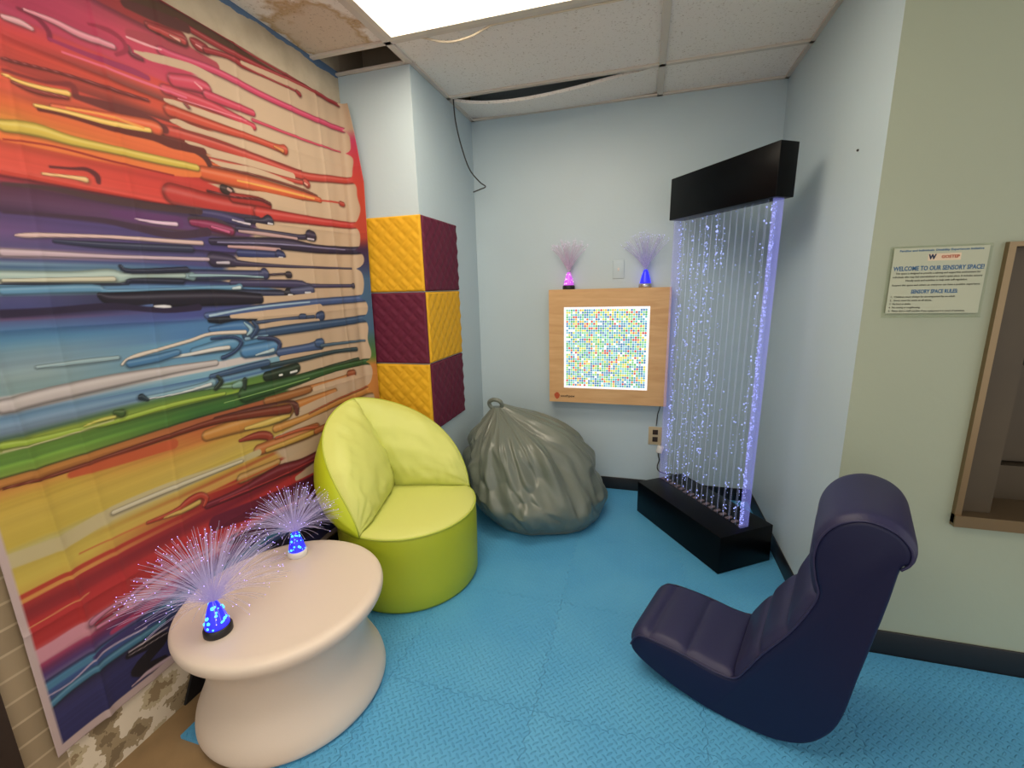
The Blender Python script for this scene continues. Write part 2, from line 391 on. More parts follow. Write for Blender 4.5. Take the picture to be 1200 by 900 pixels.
# ceiling lights
def diff_mat():
    m = mat('lit_diffuser', 'fff4dc', .4, emis='fff0d9', es=LAMP)
    nt = m.node_tree; L = nt.links.new; b = nt.nodes['Principled BSDF']
    tc = N(nt, 'ShaderNodeTexCoord'); w = N(nt, 'ShaderNodeTexChecker'); w.inputs['Scale'].default_value = 90; L(tc.outputs['Object'], w.inputs['Vector'])
    bp = N(nt, 'ShaderNodeBump'); bp.inputs['Strength'].default_value = .2; bp.inputs['Distance'].default_value = .002; L(w.outputs['Fac'], bp.inputs['Height']); L(bp.outputs['Normal'], b.inputs['Normal'])
    return m
LAMP = 10.2
M['diffuser'] = diff_mat()
M['rim'] = mat('lamp_rim', 'dcd2c2', .4)
def ceiling_light(b, label):
    x0, x1, y0, y1 = b; cx, cy = (x0+x1)/2, (y0+y1)/2; w, d = (x1-x0)/2-.013, (y1-y0)/2-.013
    t = thing('ceiling_light', label, 'ceiling light', (cx, cy, CE-.006), group='fluorescent ceiling lights')
    f = .028
    bobj('frame', BM((-w, w, -d, -d+f, -.006, .03), (-w, w, d-f, d, -.006, .03), (-w, -w+f, -d+f, d-f, -.006, .03), (w-f, w, -d+f, d-f, -.006, .03), (-w, w, -d, d, .031, .06)), M['rim'], t)
    bobj('diffuser', BM((-w+f+.001, w-f-.001, -d+f+.001, d-f-.001, 0, .008)), M['diffuser'], t)
ceiling_light(bays(1, 6), 'lit fluorescent ceiling light beside the stained tile, above the lime chair')
ceiling_light(bays(1, 4), 'unseen ceiling light added above the viewer as fill')
ceiling_light(bays(1, 1), 'unseen ceiling light added far behind the viewer as fill')

bm = bmesh.new()
tube(bm, catmull([(-.97, 1.999, CE+.001), (-.95, 1.998, CE-.004), (-.85, 2.02, CE-.026), (-.74, 2.01, CE-.028), (-.66, 2.0, CE-.012), (-.60, 1.995, CE-.008), (-.2, 1.998, CE-.009), (.04, 1.996, CE-.008)], 6), .0045)
tag(bobj('cable', bm, M['cable_white']), 'thin white cable looping down beside the ceiling light', 'cable')
bm = bmesh.new()
tube(bm, catmull([(-1.08, 2.618, CE+.342), (-1.08, 2.618, CE+.15), (-1.082, 2.619, CE-.01), (-1.085, 2.65, 2.34), (-1.08, 2.72, 2.22), (-1.06, 2.78, 2.12), (-1.02, 2.84, 2.06), (-.99, 2.86, 2.035), (-1.02, 2.85, 2.02), (-1.06, 2.82, 2.0)], 6), .004)
tag(bobj('wire', bm, M['cable_dark']), 'loose dark wire hanging from the ceiling in the back left corner', 'wire')

# ------------------------------------------------------------------ floor mats
GX = [-1.402, -.855, -.309, .237, XR-.008, 1.33, 1.875, 2.4]
GY = [-.9, -.355, .2, .81, 1.19, 1.735, 2.28, YB-.01]
def wave(t):   # jigsaw teeth
    p = (t/.058) % 1
    return .006*max(-1, min(1, 1.8*math.sin(2*math.pi*p)))
def side(fix, a, b, vert, outer):
    n = max(2, int(abs(b-a)/.0048)); o = []
    for i in range(n):
        t = a+(b-a)*i/n
        w = 0 if outer or min(abs(t-a), abs(t-b)) < .02 else wave(t)
        o.append((fix+w, t) if vert else (t, fix+w))
    return o
def mat_tile(i, j, label, x1=None, y1=None, ox=(0, 0), oy=(0, 0)):
    g = .0028
    xa, xb, ya, yb = GX[i], (x1 or GX[i+1]), GY[j], (y1 or GY[j+1])
    P = side(ya, xa, xb, False, oy[0])+side(xb, ya, yb, True, ox[1])+side(yb, xb, xa, False, oy[1])+side(xa, yb, ya, True, ox[0])
    cx, cy = (xa+xb)/2, (ya+yb)/2
    hx, hy = (xb-xa)/2, (yb-ya)/2; I = []
    for x, y in P:      # matching points on an inner rectangle, so the toothed rim is a strip of quads
        u, v = (x-cx)/hx, (y-cy)/hy
        if abs(u) > abs(v): u, v = math.copysign(1, u), max(-1, min(1, v))
        else: u, v = max(-1, min(1, u)), math.copysign(1, v)
        I.append((u*(hx-.02), v*(hy-.02)))
    P = [((x-cx)*(1-g), (y-cy)*(1-g)) for x, y in P]; n = len(P)
    bm = bmesh.new()
    for zz in (FZ, 0):
        o_ = [bm.verts.new((x, y, zz)) for x, y in P]; i_ = [bm.verts.new((x, y, zz)) for x, y in I]; c_ = bm.verts.new((0, 0, zz))
        for k in range(n):
            k2 = (k+1) % n; q = (o_[k], o_[k2], i_[k2], i_[k]); w3 = (i_[k], i_[k2], c_)
            for f in (q, w3): bm.faces.new(f if zz == 0 else tuple(reversed(f)))
        if zz: pass
        if zz == FZ: lo = o_
        else: hi = o_
    for k in range(n): bm.faces.new((lo[k], lo[(k+1) % n], hi[(k+1) % n], hi[k]))
    o = bobj('foam_floor_mat', bm, M['mat_blue'], loc=(cx, cy, 0))
    tag(o, label, 'floor mat', 'blue interlocking foam floor mats')
ML = {
 (0, 3): 'blue foam floor mat at the bare concrete corner, under the white table front',
 (0, 4): 'blue foam floor mat under the back of the white table and the lime chair front',
 (0, 5): 'blue foam floor mat mostly hidden under the round base of the lime chair',
 (0, 6): 'blue foam floor mat in the corner behind the lime chair, by the checkered pillar',
 (1, 3): 'blue foam floor mat in the open foreground just right of the white table base',
 (1, 4): 'blue foam floor mat in the open between the white table and the middle seam',
 (1, 5): 'blue foam floor mat in front of the grey bean bag, right of the lime chair',
 (1, 6): 'blue foam floor mat under the grey bean bag at the back wall',
 (2, 3): 'blue foam floor mat at the bottom of the photo in front of the rocker chair',
 (2, 4): 'blue foam floor mat under the front end of the navy rocker chair seat',
 (2, 5): 'blue foam floor mat in the open centre between bean bag and bubble panel',
 (2, 6): 'blue foam floor mat at the back wall below the wooden light board',
 (3, 3): 'blue foam floor mat at the bottom right behind the navy rocker chair base',
 (3, 4): 'blue foam floor mat under the tall back of the navy rocker chair',
 (3, 5): 'blue foam floor mat under the front corner of the black bubble panel base',
 (3, 6): 'blue foam floor mat in the back right corner behind the bubble panel base',
 (4, 3): 'blue foam floor mat at the bottom right corner of the photo',
 (4, 4): 'blue foam floor mat along the black baseboard of the front wall, below the sign',
 (5, 3): 'blue foam floor mat far right, beyond the serving hatch, foreground row',
 (5, 4): 'blue foam floor mat far right along the baseboard under the serving hatch',
}
for (i, j), lab in ML.items():
    y1 = YF-.009 if i >= 4 and j == 4 else None
    mat_tile(i, j, lab, y1=y1, ox=(i == 0, i == 5 or (i == 3 and j >= 5)), oy=(j == 3, j == 6 or (i >= 4 and j == 4)))

# ------------------------------------------------------------------ tapestry
TAP_A=[(2.224,'8c2c62'),(2.1063,'a02850'),(2.0768,'af325f'),(2.0374,'cd323c'),(2.0077,'c83732'),(1.9682,'aa322d'),(1.9523,'c83c32'),(1.9345,'e15a32'),(1.9087,'e15537'),(1.869,'d76428'),(1.8291,'d78c2d'),(1.8152,'d7be50'),(1.7992,'dcb946'),(1.7832,'d7822d'),(1.7793,'b94b28'),(1.7653,'cd4b37'),(1.7493,'dc503c'),(1.6992,'d74b3c'),(1.6932,'782832'),(1.6851,'aa3746'),(1.6731,'5a2d46'),(1.6389,'5f3c5a'),(1.6128,'462d4b'),(1.6047,'554173'),(1.5684,'6e5087'),(1.5321,'5a5082'),(1.524,'a58296'),(1.5078,'b496a5'),(1.5017,'4b5082'),(1.4916,'7896af'),(1.4835,'46648c'),(1.4713,'789baa'),(1.4571,'bec3af'),(1.4449,'bebeaa'),(1.4419,'282d50'),(1.4388,'5a87aa'),(1.4165,'789bb9'),(1.4104,'505082'),(1.3819,'464b82'),(1.3778,'2d2846'),(1.3636,'372d4b'),(1.3554,'644b73'),(1.3493,'505f91'),(1.3289,'4673a5'),(1.3044,'558cb4'),(1.2737,'7da0b4'),(1.243,'829baa'),(1.2122,'96afb4'),(1.1752,'82a0a5'),(1.1691,'c3bebe'),(1.132,'beb4b4'),(1.1279,'8ca5be'),(1.1196,'648caf'),(1.1031,'82a0be'),(1.0825,'6e8296'),(1.0701,'506e5a'),(1.0597,'96aa3c'),(1.0432,'a0af46'),(1.0391,'bec38c'),(1.0349,'648c32'),(1.0101,'5f8737'),(1.0038,'78a53c'),(.981,'82a03c'),(.9769,'46461e'),(.9727,'c38237'),(.9561,'be7d37'),(.952,'8c5023'),(.9457,'cd8c3c'),(.9124,'cdaa3c'),(.8707,'d2b446'),(.7976,'cdb441'),(.7766,'c8be78'),(.7494,'c8b978'),(.7371,'cdb446'),(.7021,'d7be4b'),(.6717,'d7b446'),(.6671,'c33c28'),(.6577,'c34628'),(.6554,'dc9646'),(.646,'dc9646'),(.6437,'b9322d'),(.6202,'96282d'),(.5968,'a0282d'),(.585,'be2d2d'),(.5192,'be2d2d'),(.4909,'d77882'),(.4791,'d796a0'),(.4626,'d28c9b'),(.4555,'aa3c64'),(.4366,'6e325f'),(.4201,'5a3c78'),(.4082,'6e5f8c'),(.4011,'32325a'),(.3916,'4b82a5'),(.3751,'4b82a5'),(.3679,'3c5a96'),(.3466,'3c5082'),(.3252,'322d50'),(.2776,'37376e'),(.1702,'2f2f64')]
TAP_C=[(2.3387,'781e1e'),(2.3224,'781e1e'),(2.306,'5f2323'),(2.2842,'501e1e'),(2.2624,'462823'),(2.2569,'a52d32'),(2.2187,'a52d32'),(2.2132,'78283c'),(2.1968,'be3c55'),(2.1612,'d73c5f'),(2.12,'c8325a'),(2.0787,'d23c5a'),(2.0705,'d73c37'),(2.0429,'d74637'),(2.0153,'78322d'),(2.0042,'d74b32'),(1.9849,'d74b32'),(1.9544,'6e2d28'),(1.9489,'cd4132'),(1.9212,'d25037'),(1.8934,'64322d'),(1.8823,'eb6e32'),(1.8043,'e66432'),(1.7987,'be322d'),(1.7456,'d73c32'),(1.698,'d23c32'),(1.6924,'462837'),(1.6811,'463c64'),(1.6699,'46345a'),(1.6587,'5f3c6e'),(1.6249,'5f3c6e'),(1.6165,'503c46'),(1.6052,'4b417d'),(1.5629,'4b417d'),(1.5572,'322846'),(1.5431,'504b82'),(1.5063,'504b82'),(1.5007,'41558c'),(1.4865,'50789b'),(1.478,'96b4be'),(1.4582,'96b4be'),(1.4525,'282846'),(1.4411,'3c4678'),(1.4326,'5a8cbe'),(1.4241,'5a8cbe'),(1.4184,'262637'),(1.3729,'262637'),(1.3643,'4b508c'),(1.3301,'465096'),(1.3072,'5082b9'),(1.2643,'5082b9'),(1.25,'64a0c8'),(1.2156,'508cbe'),(1.1667,'78aac8'),(1.161,'d7cdcd'),(1.1408,'d7cdcd'),(1.1351,'82b4cd'),(1.1178,'82b4cd'),(1.1149,'466ea0'),(1.1005,'78a5c3'),(1.0889,'466ea0'),(1.0831,'82aabe'),(1.0745,'5a823c'),(1.0484,'6e963c'),(1.0369,'a0be3c'),(1.0311,'2d4b28'),(1.0195,'466e32'),(1.0079,'3c6e32'),(.9847,'3c6e32'),(.9789,'233c23'),(.9731,'af5f37'),(.9498,'af5f37'),(.9411,'783723'),(.9324,'be6432'),(.8945,'cd7837'),(.8683,'d2a541'),(.8216,'cdaf50'),(.763,'d7be46'),(.7425,'c8963c'),(.7336,'c36432'),(.7219,'d7aa50'),(.7043,'d29b46'),(.6984,'b4321e'),(.6513,'a02328'),(.6159,'82192d'),(.5968,'a0282d'),(.585,'be2d2d'),(.5192,'be2d2d'),(.4909,'d77882'),(.4791,'d796a0'),(.4626,'d28c9b'),(.4555,'aa3c64'),(.4366,'6e325f'),(.4201,'5a3c78'),(.4082,'6e5f8c'),(.4011,'32325a'),(.3916,'4b82a5'),(.3751,'4b82a5'),(.3679,'3c5a96'),(.3466,'3c5082'),(.3252,'322d50'),(.2776,'37376e'),(.1702,'2f2f64')]
TAP_SA,TAP_SC=0.175,0.563
TAP_E=[(.705,2.378),(.73,2.296),(.733,2.236),(.774,2.216),(.756,2.119),(.867,2.063),(.8,2.014),(.758,1.877),(.742,1.79),(.967,1.812),(.997,1.742),(.943,1.679),(.864,1.581),(.766,1.513),(.747,1.451),(1.031,1.416),(.887,1.367),(.732,1.332),(.751,1.276),(.946,1.204),(.959,1.147),(.973,1.088),(.873,1.052),(1.001,.967),(.967,.916),(.933,.867),(.995,.788),(.825,.787),(.881,.708),(.944,.643),(1.176,.479),(1.235,.307),(1.223,.063)]
TAP_S=[
('50321e',2,[(.583,2.2634,.0146),(.716,2.2937,.0212),(.869,2.2979,.0204),(1.053,2.29,.0129),(1.285,2.2911,.0073)]),
('96232d',1,[(.68,2.3181,.0052),(.873,2.3182,.0044),(1.057,2.3094,.0048),(1.289,2.3129,.0054),(1.555,2.3223,.0062)]),
('a5282f',1,[(.727,2.2799,.0107),(.882,2.2768,.0118),(1.095,2.2856,.0099),(1.341,2.3085,.0112),(1.55,2.3115,.0125)]),
('5a2828',2,[(.564,2.247,.0121),(.656,2.2594,.018),(.755,2.276,.0164)]),
('b43c50',2,[(.564,2.1658,.0147),(.641,2.1824,.018),(.742,2.2023,.0164),(.851,2.2015,.0146)]),
('dc3c69',1,[(.651,2.1628,.013),(.692,2.166,.0133),(.848,2.1839,.0132),(1.033,2.1797,.013),(1.267,2.1854,.0128),(1.537,2.1969,.0125),(1.562,2.1949,.0106)]),
('d2b496',.6,[(.568,2.1248,.0037),(.593,2.1261,.0075),(.619,2.1301,.0115),(.747,2.154,.0139),(.825,2.1506,.0174)]),
('78283c',1,[(.55,2.1281,.0061),(.557,2.1129,.0061),(.585,2.1113,.005)]),
('d73759',1,[(.677,2.0885,.0214),(.754,2.1074,.0252),(.795,2.1096,.023)]),
('d73759',1,[(.797,2.0891,.0173),(.901,2.0918,.0153),(.989,2.0948,.0129)]),
('d7374f',1,[(.643,2.0509,.0158),(.808,2.0574,.0175),(.984,2.0446,.0129)]),
('d73759',.6,[(.985,2.0691,.0064),(1.247,2.0755,.0055),(1.51,2.0877,.0033)]),
('f0a0aa',.5,[(.755,2.113,.0022),(.778,2.1033,.0043)]),
('eb8296',.5,[(.682,2.0375,.0016),(.823,2.0487,.0024),(.951,2.0554,.0019)]),
('aa2d32',1,[(.623,2.2205,.0101),(.681,2.2242,.0184),(.733,2.2333,.0217)]),
('c83c3c',1,[(.628,2.218,.0076),(.689,2.223,.0105),(.738,2.2281,.0109)]),
('f5aa9b',.5,[(.692,2.2244,.0026),(.722,2.2237,.0054)]),
('a5232d',1,[(.77,2.2453,.0083),(.788,2.2403,.0196),(.819,2.2413,.0171)]),
('f5aaaa',.4,[(.784,2.2389,.0022),(.806,2.2381,.0034)]),
('a5232d',.8,[(.819,2.2384,.0114),(.902,2.2556,.009),(.949,2.2558,.0123),(.979,2.2537,.0109),(1.089,2.2558,.0043),(1.245,2.2662,.0047)]),
('a5232d',.6,[(1.255,2.2666,.009),(1.27,2.2617,.0109)]),
('d2b496',.5,[(.969,2.2611,.0062),(1.049,2.2673,.0097),(1.233,2.2852,.0106),(1.366,2.293,.0113)]),
('d2b496',.6,[(.636,2.0166,.0053),(.664,2.0161,.0108),(.707,2.018,.0124),(.852,2.0217,.0151),(.965,2.0266,.016)]),
('91373c',.6,[(.703,2.0297,.0041),(.714,2.0229,.0061)]),
('d74b32',1,[(.645,1.9897,.0187),(.812,1.9926,.0163),(.96,1.9978,.0128),(1.087,1.998,.0137),(1.134,2.0004,.0211)]),
('e68c41',.5,[(1.078,1.9989,.0041),(1.124,1.9943,.0087)]),
('d2b496',.6,[(.645,1.9595,.004),(.673,1.9607,.0109),(.741,1.9547,.0128),(.914,1.9578,.0173),(1.036,1.9621,.0202)]),
('cd4132',1,[(.619,1.924,.0186),(.801,1.9304,.0208),(.987,1.9244,.0198),(1.22,1.917,.0185),(1.458,1.9481,.0164),(1.592,1.9618,.0156)]),
('8c322d',.6,[(.649,1.9407,.0027),(.803,1.9423,.003),(.99,1.9409,.0033),(1.223,1.9355,.0037)]),
('d2b496',.6,[(.684,1.9092,.0033),(.725,1.9045,.01),(.795,1.9007,.0119),(.982,1.8981,.0198),(1.166,1.902,.0145)]),
('c83c2d',.8,[(.751,1.8727,.0073),(.899,1.879,.0095),(1.162,1.8839,.009),(1.241,1.8891,.0105)]),
('c83c2d',.6,[(1.242,1.8929,.0188),(1.252,1.8876,.0189)]),
('f0aa96',.4,[(1.236,1.888,.0056),(1.251,1.8838,.0057)]),
('d2b496',.6,[(.77,1.8719,.0035),(.841,1.8657,.0123),(.978,1.8717,.0182),(1.159,1.8622,.0145)]),
('5a2823',1.5,[(.684,1.8934,.0083),(.742,1.8789,.0116),(.762,1.8475,.0103),(.748,1.8247,.0058)]),
('783228',1,[(.769,1.8491,.0059),(.976,1.8617,.005),(1.209,1.8576,.0056),(1.306,1.8458,.0058)]),
('e15f2d',1,[(.731,1.8211,.0232),(.889,1.8251,.0285),(1.104,1.8275,.0248),(1.27,1.832,.0153),(1.327,1.8304,.0118)]),
('f0b450',.6,[(.87,1.8243,.0031),(1.057,1.8291,.0042),(1.287,1.8311,.0039)]),
('c83c2d',.4,[(1.327,1.8304,.0039),(1.459,1.8403,.0042)]),
('b93728',.4,[(1.472,1.8384,.0125),(1.485,1.8364,.0126)]),
('d2b496',.6,[(.852,1.7876,.0062),(.913,1.7833,.0129),(1.005,1.7866,.0203),(1.197,1.787,.0224)]),
('3c2828',.5,[(.804,1.7816,.0167),(.832,1.7779,.017)]),
('c8a096',.4,[(.823,1.7851,.0068),(.833,1.781,.0062)]),
('c3322d',1,[(.609,1.7292,.0355),(.797,1.7213,.0337),(.986,1.731,.0271)]),
('b42d28',.8,[(.84,1.7582,.0187),(.958,1.7624,.0199),(1.009,1.7574,.0136)]),
('cd3732',.8,[(.95,1.7192,.0266),(1.186,1.7273,.0206),(1.489,1.7377,.017),(1.573,1.7418,.0158)]),
('5f1e23',.6,[(.737,1.7632,.0044),(.84,1.7613,.0031),(.96,1.7724,.005),(1.014,1.765,.0068)]),
('3c2d46',1.5,[(.616,1.6878,.0083),(.791,1.6907,.0122),(.945,1.6926,.0133)]),
('463c6e',1,[(.659,1.6834,.0113),(.772,1.6821,.0182),(.881,1.6717,.0161)]),
('2d2841',.7,[(.883,1.6846,.0097),(.957,1.6876,.0134),(.997,1.696,.024)]),
('ebdceb',.4,[(.821,1.6766,.0025),(.862,1.6724,.0038),(.896,1.6704,.0046)]),
('e6e6f0',.4,[(.991,1.6852,.0041),(1.013,1.6845,.0035)]),
('4b3c46',1.2,[(.654,1.655,.0114),(.752,1.6647,.009),(.818,1.6395,.0125)]),
('962d5a',1,[(.658,1.6473,.0114),(.731,1.6447,.0179),(.806,1.6352,.0171)]),
('d25a8c',.6,[(.731,1.6417,.0045),(.798,1.6313,.0062)]),
('d2b496',.5,[(.933,1.6716,.0083),(1.006,1.6701,.0103),(1.177,1.6749,.0112)]),
('37304f',.7,[(.838,1.6479,.0095),(1.072,1.6497,.01),(1.173,1.6487,.0113),(1.234,1.6584,.0135)]),
('322846',.5,[(1.229,1.6617,.025),(1.251,1.66,.0233)]),
('d7cde1',.4,[(1.215,1.6452,.0046),(1.254,1.645,.0047)]),
('c8a0a0',.6,[(.844,1.6392,.0048),(.979,1.6403,.0085),(1.145,1.6388,.0074)]),
('322846',.8,[(.721,1.591,.0119),(1.065,1.6103,.0251),(1.276,1.6042,.0198),(1.612,1.6168,.0189)]),
('8c87af',.5,[(.745,1.5901,.0024),(1.065,1.6085,.0029),(1.468,1.6138,.0026)]),
('cda0a0',.6,[(.788,1.5785,.0047),(.925,1.5824,.0084),(1.037,1.5836,.0089)]),
('323c73',.7,[(.833,1.5567,.016),(1.009,1.5609,.0158)]),
('283064',.5,[(1.033,1.5623,.0231),(1.047,1.5596,.0214)]),
('dce1eb',.4,[(1.031,1.5517,.0043),(1.05,1.5527,.0036)]),
('d2b496',.5,[(.829,1.5343,.008),(.917,1.5355,.0101),(1.154,1.5435,.0151)]),
('3c3250',.8,[(.72,1.5287,.0271),(.79,1.5261,.022),(.833,1.5186,.0113),(1.049,1.517,.0065),(1.502,1.5208,.0044)]),
('cdc3d2',.5,[(.731,1.5173,.0046),(.778,1.5193,.0062)]),
('3c416e',.8,[(.431,1.4714,.0076),(.604,1.4724,.0184),(.907,1.4784,.0168),(.937,1.4824,.0239)]),
('96b9c3',.6,[(.455,1.4694,.0077),(.575,1.469,.0084),(.625,1.467,.0144)]),
('96b9c3',.5,[(.619,1.4698,.0057),(.787,1.4728,.0041),(.926,1.4686,.0034)]),
('3c2d41',.5,[(.963,1.4795,.0045),(1.053,1.4849,.0047)]),
('322837',.4,[(1.067,1.4815,.0146),(1.077,1.4817,.0147)]),
('413c64',.8,[(.782,1.4444,.0126),(1.11,1.4414,.0187),(1.201,1.4337,.0098),(1.495,1.4328,.0088)]),
('413c5a',.4,[(1.502,1.4328,.0142),(1.511,1.4327,.0134)]),
('2d3250',.8,[(.813,1.4057,.0178),(1.037,1.3978,.0145)]),
('232332',.4,[(1.057,1.4011,.0239),(1.072,1.4008,.024)]),
('f0f0f0',.4,[(1.056,1.3938,.0055),(1.076,1.3933,.0056)]),
('4b5078',.6,[(1.079,1.4118,.013),(1.142,1.411,.0229),(1.192,1.4142,.0254)]),
('dce1eb',.4,[(1.157,1.4031,.0046),(1.19,1.4025,.0047)]),
('d2b496',.6,[(.902,1.3836,.0102),(1.073,1.3748,.0185),(1.299,1.3842,.0246)]),
('465f96',.8,[(.656,1.3307,.012),(.882,1.3433,.0169),(1.176,1.3559,.0176),(1.541,1.3637,.0184),(1.627,1.3735,.0196)]),
('aac8dc',.5,[(.666,1.3301,.0039),(.883,1.3501,.0034),(1.177,1.3598,.0031)]),
('1e2332',.8,[(.663,1.315,.009),(.728,1.3102,.0141),(.855,1.3075,.0101)]),
('d2b496',.6,[(.752,1.3212,.0063),(.878,1.3196,.0153),(1.089,1.3214,.0207),(1.24,1.325,.0242)]),
('3c4b6e',.6,[(.852,1.2907,.0067),(1.084,1.2912,.0094),(1.193,1.2915,.0079)]),
('374b78',.4,[(1.111,1.297,.0134),(1.132,1.2956,.0135)]),
('374b78',.4,[(1.228,1.2892,.0242),(1.246,1.292,.0243)]),
('d2b496',.6,[(.882,1.271,.0103),(1.005,1.2711,.0164),(1.218,1.2655,.0141)]),
('37557d',.8,[(.803,1.2446,.0165),(1.102,1.2474,.021),(1.407,1.2506,.0196),(1.627,1.2596,.0198)]),
('8cb4d2',.5,[(.801,1.2314,.0066),(.906,1.2335,.0035)]),
('4178b4',.8,[(.664,1.2812,.0121),(.79,1.2792,.026),(.83,1.2587,.0234)]),
('a0c8dc',.6,[(.804,1.2945,.0026),(.831,1.2654,.0083),(.811,1.247,.005)]),
('2d466e',.8,[(.844,1.2947,.0067),(.86,1.2661,.0102),(.829,1.2349,.0067)]),
('5f9bc8',.8,[(.586,1.2113,.0146),(.704,1.2201,.0251),(.749,1.221,.0257)]),
('28416e',.8,[(.658,1.2479,.0046),(.745,1.2443,.0064),(.779,1.2206,.0082),(.743,1.1889,.0064),(.689,1.1742,.0078)]),
('e6e1dc',.6,[(.51,1.2049,.0042),(.569,1.2048,.0058),(.667,1.2091,.0077),(.72,1.2083,.0079)]),
('508cc3',.8,[(.792,1.1819,.0264),(.896,1.1812,.0314),(.933,1.1836,.032)]),
('323c64',.8,[(.861,1.2279,.0068),(.938,1.2155,.0089),(.967,1.1902,.0108),(.946,1.1561,.0072)]),
('bed7e1',.5,[(.837,1.1615,.0034),(.926,1.17,.0089)]),
('465f91',.7,[(.96,1.1541,.0181),(1.141,1.1521,.0197),(1.211,1.1552,.0284)]),
('3c5a8c',.4,[(1.201,1.1648,.0202),(1.224,1.1619,.0245)]),
('46647d',.5,[(1.222,1.1496,.0082),(1.563,1.1374,.0057)]),
('d2b496',.6,[(.965,1.1273,.0109),(1.081,1.1247,.0115),(1.285,1.1157,.0105)]),
('28414b',.6,[(.861,1.1081,.0104),(1.078,1.1055,.0115),(1.316,1.1069,.0098),(1.469,1.0989,.0114)]),
('3c5a82',.8,[(.633,1.1139,.0092),(.761,1.1192,.0131),(.886,1.1218,.014)]),
('1e3223',.7,[(.876,1.0658,.0211),(1.008,1.0666,.0262),(1.045,1.0716,.0229)]),
('f0f0f0',.4,[(.943,1.058,.0044),(.957,1.0571,.0044)]),
('f0f0f0',.4,[(1.007,1.0572,.0056),(1.043,1.0582,.0057)]),
('263c28',.6,[(.986,1.0246,.0149),(1.177,1.0311,.0122),(1.474,1.042,.0115)]),
('2d5a28',.8,[(.761,1.0161,.0333),(1.062,1.0168,.0232),(1.369,1.0226,.0154),(1.598,1.0187,.0174)]),
('96be6e',.4,[(.665,1.0061,.0016),(.958,1.0075,.0018),(1.116,1.0099,.002)]),
('82aa8c',.6,[(.552,1.0784,.0035),(.642,1.0705,.0046),(.719,1.06,.0081)]),
('82afa0',.6,[(.715,1.0608,.0097),(.742,1.0617,.0164)]),
('23372d',.8,[(.768,1.0734,.0099),(.762,1.0402,.0066)]),
('d2b496',.6,[(1.067,.9836,.0078),(1.2,.9886,.0124),(1.363,.9873,.0177)]),
('c87832',.6,[(1.026,.9647,.0153),(1.291,.9612,.0129),(1.395,.9673,.0135)]),
('a55028',.4,[(1.397,.9763,.0202),(1.426,.9754,.0204)]),
('d2b496',.6,[(1.14,.9508,.0121),(1.256,.9465,.017),(1.429,.9467,.0182)]),
('a5642d',.8,[(.857,.9638,.0176),(1.052,.9587,.0194),(1.107,.9583,.0159)]),
('d28237',.8,[(1.005,.9022,.0268),(1.156,.9048,.0204),(1.281,.9052,.0194)]),
('d2b496',.6,[(1.022,.8814,.0077),(1.122,.8795,.0162),(1.346,.8855,.0222)]),
('5f2823',1,[(.62,.9527,.0124),(.809,.9399,.0173),(.992,.9137,.019),(1.01,.8688,.0115)]),
('d7913c',1,[(.578,.9074,.0214),(.761,.9035,.0339),(.914,.8957,.0403),(.958,.8952,.0337)]),
('e6c35a',.8,[(.737,.8825,.0067),(.841,.8754,.0142),(.959,.8751,.0131)]),
('dc9641',.7,[(.88,.8369,.0182),(1.086,.8348,.016),(1.34,.85,.0178),(1.594,.8603,.0252)]),
('b4502d',.5,[(1.088,.8468,.004),(1.343,.8677,.0044),(1.587,.884,.005)]),
('d2b496',.6,[(.864,.7999,.0054),(.971,.7997,.0133),(1.137,.7983,.0226),(1.295,.7881,.0264)]),
('a03723',1,[(.703,.8445,.0066),(.791,.8361,.0174),(.843,.8109,.0179),(.831,.7695,.0089)]),
('d27837',.8,[(.78,.777,.0244),(1.018,.7641,.0313),(1.119,.7607,.0287)]),
('dcaa46',.7,[(.821,.7618,.0107),(1.016,.7523,.0137),(1.117,.7485,.0123)]),
('c8552d',.6,[(.873,.7969,.0055),(1.022,.7875,.0078),(1.132,.7654,.0082)]),
('c86e32',.7,[(1.117,.7485,.0164),(1.209,.7499,.0171)]),
('d2b496',.6,[(.876,.6824,.0074),(.976,.6757,.0155),(1.116,.6747,.0207),(1.242,.6711,.0218)]),
('cd9b50',.8,[(.683,.6953,.0201),(.831,.6891,.0181),(.864,.6914,.0147)]),
('be5f2d',.6,[(.476,.7062,.0036),(.643,.688,.0039),(.862,.6804,.0044)]),
('7d1928',.9,[(.531,.6555,.0124),(.674,.6451,.0168),(.856,.6473,.0294),(.994,.6268,.0276),(1.139,.6309,.021),(1.269,.6293,.0177)]),
('b93c3c',.5,[(.581,.6474,.0022),(.842,.6254,.0026),(1.118,.6165,.0029)]),
('d2b496',.7,[(.958,.5746,.0117),(1.07,.5784,.0205),(1.194,.5826,.0173)]),
('6e1932',3,[(.55,.5765,.0285),(.872,.523,.0415),(1.245,.4871,.0446)]),
('50203c',3,[(.604,.4739,.0199),(.904,.4191,.0272),(1.223,.3619,.0314)]),
('28233c',2,[(.702,.3448,.0213),(.937,.3015,.028),(1.241,.2551,.0366)]),
('d2b496',.8,[(.908,.4385,.0039),(1.043,.4222,.0103),(1.198,.4124,.0132)]),
('be6e96',.8,[(.55,.4779,.0039),(.726,.4793,.0071),(.963,.4529,.006)]),
('82193c',1.5,[(.298,2.1002,.004),(.333,2.0973,.0062),(.352,2.0775,.0064),(.351,2.0581,.0053)]),
('e6a5af',.8,[(.263,2.065,.0059),(.295,2.0696,.0081),(.316,2.0663,.0052)]),
('eb91a5',.8,[(.31,2.1044,.0031),(.37,2.1074,.0075),(.425,2.1035,.0101),(.506,2.111,.0083)]),
('a02346',1.5,[(.452,2.1407,.0034),(.505,2.1492,.0071),(.538,2.1384,.0072),(.541,2.1151,.0061),(.511,2.0914,.0048)]),
